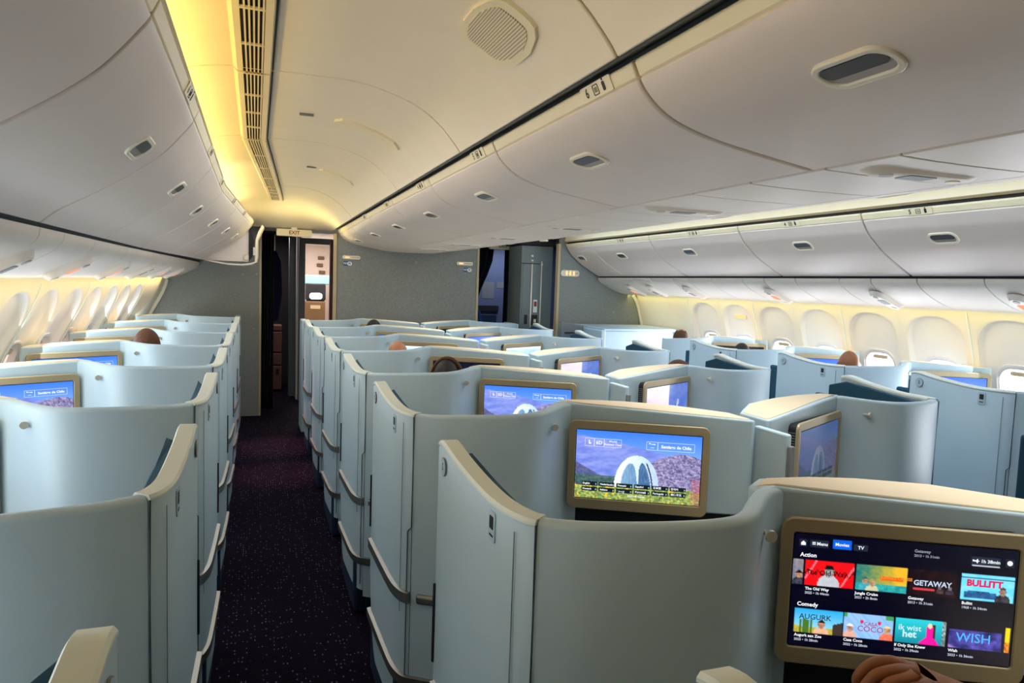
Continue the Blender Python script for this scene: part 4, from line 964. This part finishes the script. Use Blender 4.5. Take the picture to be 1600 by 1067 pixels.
def dome_overlay(q, seat):
    mon, Os, U, V, N = q; mb = MB()
    boxes(mb, Os, U, V, N, [(0.07, 0.145, 0.115, 0.235), (0.145, 0.225, 0.115, 0.235), (0.225, 0.365, 0.115, 0.235), (0.565, 0.655, 0.115, 0.235), (0.655, 0.945, 0.115, 0.235)])
    W_, H_ = 0.425, 0.239; P = lambda u, v: Os+U*((u-0.5)*W_)+V*((0.5-v)*H_)
    mb.frame_poly(P(0.104, 0.165), U, V, N, rrect(0.004, 0.012, 0.001, 2), 0.0004, 0.001); mb.frame_poly(P(0.110, 0.190), U, V, N, rrect(0.009, 0.005, 0.001, 2), 0.0004, 0.001)
    pl = [(-0.012, 0.001), (-0.008, 0.0015), (0.010, -0.001), (0.012, 0.002), (0.008, 0.003), (-0.002, 0.002), (-0.010, 0.006)]
    mb.frame_poly(P(0.61, 0.155), U, V, N, pl, 0.0004, 0.001); mb.frame_poly(P(0.612, 0.20), U, V, N, rrect(0.012, 0.0015, 0.0005, 1), 0.0004, 0.001)
    mb.build('screen_icons', 'txt', mon, smooth=0)
    it = [(0.185, 0.178, seat, 0.075, 'CENTER', 0.0004), (0.295, 0.15, 'World', 0.042, 'CENTER'), (0.295, 0.195, 'Business Class', 0.042, 'CENTER'), (0.80, 0.178, 'Santiago de Chile', 0.060, 'CENTER', 0.0005), (0.5, 0.93, 'Select your language', 0.03, 'CENTER')]
    L1 = ['English', 'Nederlands', 'Français', 'Español', '日本語', '한국어']; L2 = ['Deutsch', 'Italiano', 'عربي', 'Русский', 'Português', '简体中文']
    for k in range(6):
        it += [(0.065+0.142*k, 0.786, L1[k], 0.038), (0.065+0.142*k, 0.866, L2[k], 0.038), (0.055+0.142*k+0.112, 0.786, '›', 0.05), (0.055+0.142*k+0.112, 0.866, '›', 0.05)]
    letters(mon, Os, U, V, N, it)
def movie_overlay(q):
    mon, Os, U, V, N = q
    it = [(0.081, 0.080, '≡', 0.055), (0.103, 0.080, 'Menu', 0.040), (0.2195, 0.072, 'Movies', 0.040, 'CENTER'), (0.305, 0.085, 'TV', 0.040, 'CENTER'), (0.03, 0.185, 'Action', 0.050, 'LEFT', 0.0003),
          (0.838, 0.112, '1h 38min', 0.040), (0.030, 0.625, 'Comedy', 0.050, 'LEFT', 0.0003),
          (0.062, 0.482, 'The Old Way', 0.035), (0.292, 0.482, 'Jungle Cruise', 0.035), (0.532, 0.482, 'Getaway', 0.035), (0.770, 0.482, 'Bullitt', 0.035),
          (0.026, 0.905, 'Augurk aan Zee', 0.035), (0.255, 0.905, 'Casa Coco', 0.035), (0.487, 0.905, 'If Only She Knew', 0.035), (0.728, 0.905, 'Wish', 0.035)]
    letters(mon, Os, U, V, N, it)
    it = [(0.062, 0.520, '2025 • 1h 44min', 0.030), (0.292, 0.520, '2021 • 2h 8min', 0.030), (0.532, 0.520, '2013 • 1h 31min', 0.030), (0.770, 0.520, '1968 • 1h 54min', 0.030),
          (0.026, 0.945, '2025 • 1h 28min', 0.030), (0.255, 0.945, '2022 • 1h 28min', 0.030), (0.487, 0.945, '2022 • 1h 39min', 0.030), (0.728, 0.945, '2023 • 1h 36min', 0.030)]
    letters(mon, Os, U, V, N, it, emis('screen_text_grey', (0.62, 0.68, 0.8), 0.8))
    letters(mon, Os, U, V, N, [(0.545, 0.07, 'Getaway', 0.036), (0.545, 0.11, '2013 • 1h 31min', 0.030)], 'txtd')
    mb = MB(); P = lambda u, v: Os+U*((u-0.5)*0.425)+V*((0.5-v)*0.239)
    mb.frame_poly(P(0.041, 0.082), U, V, N, [(-0.0045, -0.004), (0.0045, -0.004), (0.0045, 0.001), (0, 0.005), (-0.0045, 0.001)], 0.0004, 0.001)
    mb.frame_poly(P(0.817, 0.112), U, V, N, [(-0.006, -0.001), (0.0, -0.001), (0.003, -0.005), (0.004, -0.001), (0.007, 0), (0.004, 0.001), (0.003, 0.005), (0.0, 0.001), (-0.006, 0.003)], 0.0004, 0.001)
    mb.frame_poly(P(0.964, 0.110), U, V, N, rrect(0.010, 0.010, 0.0049, 5), 0.0004, 0.001)
    mb.build('screen_icons', 'txt', mon, smooth=0)
    letters(mon, Os, U, V, N, [(0.062, 0.335, 'The Old Way', 0.060)], 'ink')
    letters(mon, Os, U, V, N, [(0.405, 0.325, 'JUNGLE CRUISE', 0.036)], emis('poster_orange', (1.0, 0.32, 0.04), 0.9))
    letters(mon, Os, U, V, N, [(0.552, 0.345, 'GETAWAY', 0.062, 'LEFT', 0.0004)], emis('poster_pale', (0.6, 0.75, 0.95), 0.9))
    letters(mon, Os, U, V, N, [(0.785, 0.305, 'BULLITT', 0.075, 'LEFT', 0.0010)], emis('poster_red', (0.85, 0.03, 0.14), 0.9))
    letters(mon, Os, U, V, N, [(0.044, 0.735, 'AUGURK', 0.065)], emis('poster_navy', (0.02, 0.05, 0.10), 0.9))
    letters(mon, Os, U, V, N, [(0.375, 0.750, 'CASA', 0.045, 'CENTER'), (0.375, 0.795, 'COCO', 0.070, 'CENTER')], emis('poster_plum', (0.45, 0.10, 0.25), 0.9))
    letters(mon, Os, U, V, N, [(0.500, 0.745, 'ik wist', 0.070), (0.520, 0.800, 'het', 0.085, 'LEFT', 0.0006)], emis('poster_mint', (0.65, 0.95, 0.95), 0.9))
    letters(mon, Os, U, V, N, [(0.835, 0.785, 'WISH', 0.11, 'CENTER', 0.0003)], emis('poster_blue', (0.10, 0.45, 0.95), 1.0))

P_ = 1.067
LBL = {'M': ('pale centre shell by left aisle, %s', 'centre shells along the left aisle'),
       'N': ('pale centre shell by right aisle, %s', 'centre shells along the right aisle'),
       'L': ('pale shell by left windows, %s', 'shells along the left windows'),
       'R': ('pale shell by right windows, %s', 'shells along the right windows')}
LOOK = {('M', 0): 'only its cream-capped corner shows at the bottom edge', ('M', 1): 'nearest, its screen full of film tiles', ('M', 2): 'second, whole domed-building screen showing seat 6D', ('M', 3): 'third, screen cut off at the dome',
        ('M', 4): 'fourth, dark menu screen behind dark headphones', ('M', 5): 'fifth, pale screen beside an orange-lit bald head', ('M', 6): 'sixth, thin strip of blue screen showing', ('M', 7): 'farthest, against the grey bulkhead',
        ('N', 1): 'nearest, just its sand ledge corner at the right edge', ('N', 2): 'second, dim screen seen edge-on, hook and teal panel', ('N', 3): 'third, screen showing pink clouds', ('N', 4): 'fourth, small pale cloudy screen', ('N', 5): 'fifth, pale blue screen strip', ('N', 6): 'sixth, thin blue screen strip', ('N', 7): 'farthest, against the bulkhead by the dark curtains',
        ('L', 0): 'only its cream cap shows at the lower left', ('L', 1): 'nearest large dark-shaded rear wall', ('L', 2): 'second from camera, screen cut by the left edge', ('L', 3): 'third, dome screen touching the left edge', ('L', 4): 'fourth, wide strip of blue mountain screen', ('L', 5): 'fifth, screen partly behind a brown-haired head', ('L', 6): 'sixth, narrow blue strip of screen', ('L', 7): 'farthest, against the green-lit bulkhead',
        ('R', 1): 'nearest, cut by the right edge of view', ('R', 2): 'second, round badge clear at its raised end', ('R', 3): 'third, in front of the bald tanned head', ('R', 4): 'fourth, in front of the black-haired head', ('R', 5): 'fifth, its long ledge running to the bulkhead'}
PICS = {('M', 1): (pic_mov, 200), ('M', 2): (pic_dome, 200), ('M', 3): (pic_dome, 120), ('M', 4): (pic_map, 80), ('M', 5): (pic_pale, 40), ('M', 6): (pic_blue, 40),
        ('N', 2): (pic_dim, 100), ('N', 3): (pic_sky, 60), ('N', 4): (pic_sky, 50), ('N', 5): (pic_pale, 40), ('N', 6): (pic_blue, 40),
        ('L', 2): (pic_dome, 60), ('L', 3): (pic_dome, 100), ('L', 4): (pic_dome, 100), ('L', 5): (pic_blue, 60), ('L', 6): (pic_blue, 40),
        ('R', 2): (pic_blue, 60), ('R', 3): (pic_blue, 60), ('R', 4): (pic_blue, 60)}
ROWS = []
for k in range(0, 8): ROWS.append(('M', k, 1.16+P_*(k-1)-(0.055 if k == 0 else 0)))
for k in range(1, 8): ROWS.append(('N', k, 1.16+P_*(k-1)))
for k in range(0, 8): ROWS.append(('L', k, 1.475+P_*(k-1)-(0.10 if k == 0 else 0)))
for k in range(1, 6): ROWS.append(('R', k, 2.36+P_*(k-2)))
proto = {}
def strip_children(o, names):
    for ch in list(o.children):
        if ch.name.split('.')[0] in names:
            for g in list(ch.children_recursive): bpy.data.objects.remove(g)
            bpy.data.objects.remove(ch)
WINGP = {'aisle_panel', 'panel_cap', 'inner_padding', 'lower_pad', 'bumper_strip', 'number_badge', 'placard', 'panel_crease', 'door_latch', 'plinth', 'plinth_post', 'panel_joint'}
for kind, k, y0 in ROWS:
    sg = {'M': 1, 'N': -1, 'L': -1, 'R': 1}[kind]; ac = A1 if kind in 'ML' else A2
    t, g = LBL[kind]; lab = t % LOOK[(kind, k)]
    ae = 1.465 if kind in 'MN' else 1.345
    if kind not in proto:
        proto[kind], _, _ = suite(kind, aend=ae, label=lab, group=g, y0=y0); r = proto[kind]
        base = proto[kind]; store = None
    elif (kind, k) == ('L', 7): r, _, _ = suite(kind, aend=1.25, label=lab, group=g, y0=y0)
    else:
        r = copy_tree(proto[kind]); r.location = (ac, y0, 0); r['label'] = lab
        strip_children(r, {'monitor'})
    lastrow = (kind in 'MNL' and k == 7) or (kind == 'R' and k == 5)
    if lastrow and kind != 'R':
        strip_children(r, WINGP)
        MB().box(min(sg*0.30, sg*0.36), max(sg*0.30, sg*0.36), 0.02, 0.40 if kind != 'L' else 0.60, 0.0, 1.165).build('end_panel', 'shell', r, bevel=0.012, seg=3)
        MB().box(min(sg*0.36, sg*1.0), max(sg*0.36, sg*1.0), 0.03, 0.40 if kind != 'L' else 0.60, 1.115, 1.135).build('front_shelf', 'shell', r, bevel=0.006)
    if lastrow and kind == 'R': strip_children(r, WINGP)
    pc = PICS.get((kind, k))
    if k >= 1: q = monitor(r, sg, pc[0] if pc else None, pc[1] if pc else None, off=pc is None)
    if (kind, k) == ('M', 1): movie_overlay(q)
    if (kind, k) in (('M', 2), ('M', 3), ('L', 3), ('L', 4)): dome_overlay(q, {'M2': '6D', 'M3': '5D', 'L3': '5A', 'L4': '4A'}[kind+str(k)])
    if (kind, k) == ('M', 4): letters(*q, [(0.085, 0.105, '⌂', 0.06), (0.16, 0.105, 'Menu', 0.05), (0.82, 0.09, '1h 38min', 0.05)])
# ledges and panels running from the first right row to the bulkhead
fr = empty('front_ledge', (A2, 6.63, 0), 'pale counter running from the first right window row to the bulkhead', 'counter')
MB().box(0.36, 1.315, 0.12, 0.97, 1.150, 1.178).build('counter_top', 'shell', fr, bevel=0.008)
MB().box(0.37, 1.30, 0.14, 0.96, 0.0, 1.150).build('counter_body', 'shell', fr, bevel=0.004)
MB().box(0.292, 0.345, 0.05, 0.97, 0.0, 1.165).build('end_post', 'shell', fr, bevel=0.012, seg=3)
lp = empty('grey_panel', (3.27, 7.10, 0.0), 'dark grey flat panel standing at the aisle end of the front right counter', 'panel')
MB().add([(-0.13, 0.0, 0.9), (0.13, -0.02, 0.9), (0.13, -0.02, 1.190), (-0.13, 0.0, 1.225), (-0.13, 0.025, 0.9), (0.13, 0.005, 0.9), (0.13, 0.005, 1.190), (-0.13, 0.025, 1.225)], [(0, 1, 2, 3), (4, 7, 6, 5), (0, 4, 5, 1), (1, 5, 6, 2), (2, 6, 7, 3), (3, 7, 4, 0)]).build('panel_face', 'plas', lp, bevel=0.004)
MB().box(-0.09, 0.02, -0.02, 0.0, 1.10, 1.112).build('panel_slot', 'ink', lp)
MB().box(-0.12, 0.12, 0.0, 0.02, 0.0, 0.9).build('panel_stand', 'plas', lp)

# ------------------------------------------------------------------ seats
def seat(kind, y0, label, group):
    sg = {'M': 1, 'N': -1, 'L': -1, 'R': 1}[kind]; ac = A1 if kind in 'ML' else A2
    r = empty('seat', (ac, y0, 0), label, 'seat', group); mir = None if sg > 0 else 0.0
    f = Vector((0.50, 0.866)); s = Vector((0.866, -0.50)); H = Vector((0.80, 0.46))
    def Q(a, b): p = H+f*a+s*b; return (p.x, p.y)
    MB().prism([Q(-0.06, -0.22), Q(0.42, -0.20), Q(0.42, 0.20), Q(-0.06, 0.22)], 0.34, 0.48).build('seat_cushion', 'teal', r, bevel=0.035, seg=3, mirror=mir)
    MB().prism([Q(-0.04, -0.19), Q(0.30, -0.17), Q(0.30, 0.17), Q(-0.04, 0.19)], 0.0, 0.34).build('seat_base', 'navy', r, bevel=0.01, mirror=mir)
    v = [(*Q(-0.02, q), 0.46) for q in (-0.22, 0.22)]+[(*Q(0.08, q), 0.46) for q in (-0.22, 0.22)]+[(*Q(-0.20, q), 0.86) for q in (-0.19, 0.19)]+[(*Q(-0.12, q), 0.87) for q in (-0.19, 0.19)]
    MB().add(v, [(0, 1, 3, 2), (4, 6, 7, 5), (0, 2, 6, 4), (1, 5, 7, 3), (0, 4, 5, 1), (2, 3, 7, 6)]).build('backrest', 'teal', r, bevel=0.03, seg=3, mirror=mir)
    v = [(*Q(-0.215, q), 0.82) for q in (-0.13, 0.13)]+[(*Q(-0.11, q), 0.82) for q in (-0.13, 0.13)]+[(*Q(-0.23, q), 0.955) for q in (-0.12, 0.12)]+[(*Q(-0.14, q), 0.955) for q in (-0.12, 0.12)]
    MB().add(v, [(0, 1, 3, 2), (4, 6, 7, 5), (0, 2, 6, 4), (1, 5, 7, 3), (0, 4, 5, 1), (2, 3, 7, 6)]).build('headrest', 'navy', r, bevel=0.02, seg=3, mirror=mir)
    return r
sproto = {}
for kind, k, y0 in ROWS:
    if (kind in 'MNL' and k == 7) or (kind == 'R' and k == 5) or k == 0: continue
    lab = {'M': 'teal seat in the centre block beside the left aisle, %s from camera', 'N': 'teal seat in the centre block beside the right aisle, %s from camera', 'L': 'teal seat by the left windows, %s from camera', 'R': 'teal seat by the right windows, %s from camera'}[kind] % ordn[k-1]
    gp = {'M': 'teal centre seats by the left aisle', 'N': 'teal centre seats by the right aisle', 'L': 'teal seats by the left windows', 'R': 'teal seats by the right windows'}[kind]
    if kind not in sproto: sproto[kind] = seat(kind, y0, lab, gp)
    else:
        c = copy_tree(sproto[kind]); c.location = (A1 if kind in 'ML' else A2, y0, 0); c['label'] = lab

# ------------------------------------------------------------------ people
def skin_obj(name, nodes, edges, m, parent, sub=2, root=0):
    me = bpy.data.meshes.new(name); me.from_pydata([n[:3] for n in nodes], edges, [])
    o = bpy.data.objects.new(name, me); COL.objects.link(o); o.parent = parent
    me.materials.append(M[m]); sk = o.modifiers.new('skin', 'SKIN'); sk.use_smooth_shade = True
    ly = me.skin_vertices[0].data
    for i, n in enumerate(nodes): ly[i].radius = (n[3], n[4] if len(n) > 4 else n[3])
    ly[root].use_root = True
    ss = o.modifiers.new('subsurf', 'SUBSURF'); ss.levels = sub; ss.render_levels = sub
    return o
def head_mesh(c, fwd, r=0.098, name='head'):
    # egg-shaped head with brow, nose, chin and ears, shaped from a sphere
    bm = bmesh.new(); bmesh.ops.create_uvsphere(bm, u_segments=28, v_segments=20, radius=1.0)
    F = Vector((fwd[0], fwd[1], 0)).normalized(); S_ = Vector((F.y, -F.x, 0)); Z = Vector((0, 0, 1))
    for v in bm.verts:
        x, y, z = v.co      # x side, y forward, z up
        w = 0.78*(1-0.16*max(0, -z)**1.5); d = 0.98
        yy = y*d
        if y > 0.5 and -0.75 < z < 0.3:
            yy += 0.06*math.exp(-((z+0.78)/0.16)**2)                      # chin
            yy += 0.20*math.exp(-(x/0.13)**2)*math.exp(-((z+0.18)/0.17)**2)     # nose
            yy -= 0.07*math.exp(-((abs(x)-0.34)/0.16)**2)*math.exp(-((z-0.05)/0.12)**2)   # eye sockets
            yy += 0.04*math.exp(-(x/0.26)**2)*math.exp(-((z+0.50)/0.07)**2)     # lips
        if abs(x) > 0.8 and abs(z+0.05) < 0.3 and abs(y+0.05) < 0.25: w += 0.14
        v.co = c+S_*(x*w*r)+F*(yy*r)+Z*(z*1.22*r)
    return bm
def person(kind, y0, name_label, top, skin='skin', hair='hairb', hairline=0.15, phones=False, da=0.0, dy=0.0, r=0.095, shirt='shirt', cat='person'):
    sg = {'M': 1, 'N': -1, 'L': -1, 'R': 1}[kind]; ac = A1 if kind in 'ML' else A2
    root = empty('person', (ac, y0, 0), name_label, cat)
    T = lambda a, y, z: Vector((sg*a, y, z))
    ha, hy = 0.70+da, 0.30+dy; hc = T(ha, hy, top-1.22*r); f = (sg*0.5, 0.866)
    N_ = [(*T(0.82, 0.50, 0.56), 0.13), (*T(ha+0.07, hy+0.10, 0.76), 0.125), (*T(ha+0.03, hy+0.05, 0.92), 0.125), (*T(ha+0.01, hy+0.01, top-0.26), 0.058), (*T(ha, hy, top-0.20), 0.052)]
    N_ += [(*T(ha-0.13, hy+0.09, 0.915), 0.062), (*T(ha-0.10, hy+0.24, 0.70), 0.046), (*T(ha+0.06, hy+0.38, 0.66), 0.034)]
    N_ += [(*T(ha+0.19, hy-0.04, 0.915), 0.062), (*T(ha+0.26, hy+0.10, 0.70), 0.046), (*T(ha+0.24, hy+0.32, 0.66), 0.034)]
    N_ += [(*T(0.76, 0.62, 0.56), 0.085), (*T(0.96, 0.96, 0.58), 0.062), (*T(1.10, 1.16, 0.36), 0.045)]
    N_ += [(*T(0.93, 0.54, 0.56), 0.085), (*T(1.12, 0.88, 0.58), 0.062), (*T(1.26, 1.08, 0.36), 0.045)]
    N_ = [n for n in N_]
    E_ = [(0, 1), (1, 2), (2, 3), (3, 4), (2, 5), (5, 6), (6, 7), (2, 8), (8, 9), (9, 10), (0, 11), (11, 12), (12, 13), (0, 14), (14, 15), (15, 16)]
    # the skin body: neck and hands continue the torso; clothing is a slightly larger child
    body = skin_obj('body', [tuple(n[:3])+(n[3]*0.92,) for n in N_], E_, skin, root)
    cl = [tuple(n[:3])+(n[3],) for n in N_]; idx = [0, 1, 2, 5, 6, 8, 9, 11, 12, 13, 14, 15, 16]; mp = {q: i for i, q in enumerate(idx)}
    skin_obj('clothing', [cl[i][:3]+(cl[i][3]*1.10,) for i in idx], [(mp[a], mp[b]) for a, b in E_ if a in mp and b in mp], shirt, root)
    bm = head_mesh(hc, f, r); me = bpy.data.meshes.new('head'); bm.to_mesh(me); bm.free(); me.materials.append(M[skin])
    ho = bpy.data.objects.new('head', me); COL.objects.link(ho); ho.parent = root
    for p in me.polygons: p.use_smooth = True
    F = Vector((f[0], f[1], 0)); S_ = Vector((F.y, -F.x, 0)); Z = Vector((0, 0, 1))
    if hair:
        bm = bmesh.new(); bmesh.ops.create_icosphere(bm, subdivisions=5, radius=1.0); kill = []
        for v in bm.verts:
            x, y, z = v.co
            if (y > 0.55 and z < 0.62) or z < -0.45 or (hairline > 0.5 and z > 0.80 and y > -0.45 and abs(x) < 0.5): kill.append(v)
            n = 1.06+0.035*fb(x*9+3, y*9+z*7)
            v.co = hc+S_*(x*0.80*r*n)+F*(y*1.0*r*n)+Z*(z*1.22*r*n)
        bmesh.ops.delete(bm, geom=kill, context='VERTS'); me = bpy.data.meshes.new('hair'); bm.to_mesh(me); bm.free(); me.materials.append(M[hair])
        o = bpy.data.objects.new('hair', me); COL.objects.link(o); o.parent = ho; so = o.modifiers.new('thick', 'SOLIDIFY'); so.thickness = 0.004
        for p in me.polygons: p.use_smooth = True
    if phones:
        pts = [hc+S_*(math.cos(a)*0.98*r)+Z*(math.sin(a)*1.38*r) for a in [math.pi*k/18 for k in range(19)]]
        MB().tube(pts, 0.010, 10).build('headphone_band', 'hairb', ho)
        for q in (-1, 1): MB().tube([hc+S_*(q*0.86*r), hc+S_*(q*1.12*r)], [0.034, 0.03], 16).build('headphone_cup', 'ink', ho)
    return root
Y_ = {(a, b): c for a, b, c in ROWS}
person('L', Y_[('L', 4)], 'person with short brown hair, back of head above a left window shell', 1.242, 'skin', 'hairb', da=0.095, dy=0.02, r=0.088)
person('M', Y_[('M', 4)], 'bald person in the centre block beside the left aisle, orange-lit crown', 1.205, 'skin', None, da=0.04, dy=0.0, r=0.088)
person('M', Y_[('M', 6)], 'person with black hair, far down the centre block near the grey bulkhead', 1.225, 'skin', 'hairk', da=0.21, r=0.085)
person('M', Y_[('M', 3)], 'person with dark hair and brown headphones facing a dark menu screen', 1.195, 'skin', 'hairk', phones=True, da=0.10, r=0.088)
person('N', Y_[('N', 3)], 'person with thinning brown hair in the centre block by the right aisle', 1.19, 'skind', 'hairb', 0.15, da=0.066, r=0.088)
person('R', Y_[('R', 4)], 'person with black hair beside the right windows', 1.19, 'skind', 'hairk', da=-0.09, r=0.085)
person('R', Y_[('R', 3)], 'bald tanned person beside the right windows', 1.238, 'skind', None, da=-0.04, r=0.085)
person('R', Y_[('R', 5)]-0.0, 'person with dark brown hair and a bald crown, frontmost by the right windows', 1.235, 'skind', 'hairb', 0.8, da=0.04, r=0.088) if False else None
# person whose hand reaches up before the nearest screen
pr = empty('person', (1.02, 0.42, 0), 'person at the lower right, only a curled hand and black cuff showing', 'person')
def rel(p): return (p[0]-1.02, p[1]-0.42, p[2]+(0.022 if p[2] > 0.93 and p[0] < 1.1 and p[1] > 0.4 else 0))
HZ = 0.022; wr = Vector((0.965, 0.690, 1.005)); kn = Vector((0.868, 0.722, 1.052))
nodes = [(1.00, 0.36, 0.56, 0.13), (0.99, 0.30, 0.76, 0.12), (0.98, 0.25, 0.92, 0.12), (0.98, 0.22, 1.04, 0.05),
         (1.14, 0.26, 0.93, 0.055), (1.20, 0.50, 0.86, 0.045), (1.09, 0.62, 0.935, 0.036), (wr.x, wr.y, wr.z, 0.027, 0.022),
         (0.93, 0.702, 1.028, 0.030, 0.020)]
edges = [(0, 1), (1, 2), (2, 3), (2, 4), (4, 5), (5, 6), (6, 7), (7, 8)]
b0 = Vector((0.93, 0.702, 1.028))
for i, (dy, ln) in enumerate(((0.030, 0.92), (0.010, 1.0), (-0.010, 0.95), (-0.029, 0.80))):
    k0 = Vector((0.872+0.003*abs(i-1), 0.716+dy*0.9, 1.052-0.004*i)); 
    p1 = k0+Vector((-0.034*ln, 0.010, -0.006)); p2 = p1+Vector((-0.013, 0.008, -0.024*ln)); p3 = p2+Vector((0.006, 0.004, -0.020*ln))
    n0 = len(nodes); nodes += [(*k0, 0.0115), (*p1, 0.0092), (*p2, 0.0084), (*p3, 0.0070)]; edges += [(8, n0), (n0, n0+1), (n0+1, n0+2), (n0+2, n0+3)]
n0 = len(nodes); nodes += [(0.935, 0.668, 1.010, 0.0125), (0.905, 0.662, 0.996, 0.0105), (0.878, 0.672, 0.990, 0.0085)]; edges += [(8, n0), (n0, n0+1), (n0+1, n0+2)]
nn = [rel(n[:3])+tuple(n[3:]) for n in nodes]
skin_obj('body', nn, edges, 'skind', pr)
sl = [nn[i] for i in (0, 1, 2, 4, 5, 6)]+[(nn[7][0]+0.022, nn[7][1]-0.010, nn[7][2]-0.012, 0.034)]
skin_obj('clothing', [tuple(s_[:3])+(s_[3]*1.12,) for s_ in sl], [(0, 1), (1, 2), (2, 3), (3, 4), (4, 5), (5, 6)], 'shirt', pr)
bm = head_mesh(Vector((0.98-1.02, 0.23-0.42, 1.145)), (0.3, 0.9), 0.092); me = bpy.data.meshes.new('head'); bm.to_mesh(me); bm.free(); me.materials.append(M['skind']); ho = bpy.data.objects.new('head', me); COL.objects.link(ho); ho.parent = pr
person('R', Y_[('R', 5)]-P_*0.0, 'person with dark brown hair, frontmost by the right windows', 1.235, 'skind', 'hairb', 0.8, da=0.04, dy=0.02, r=0.088)
bpy.context.view_layer.update()
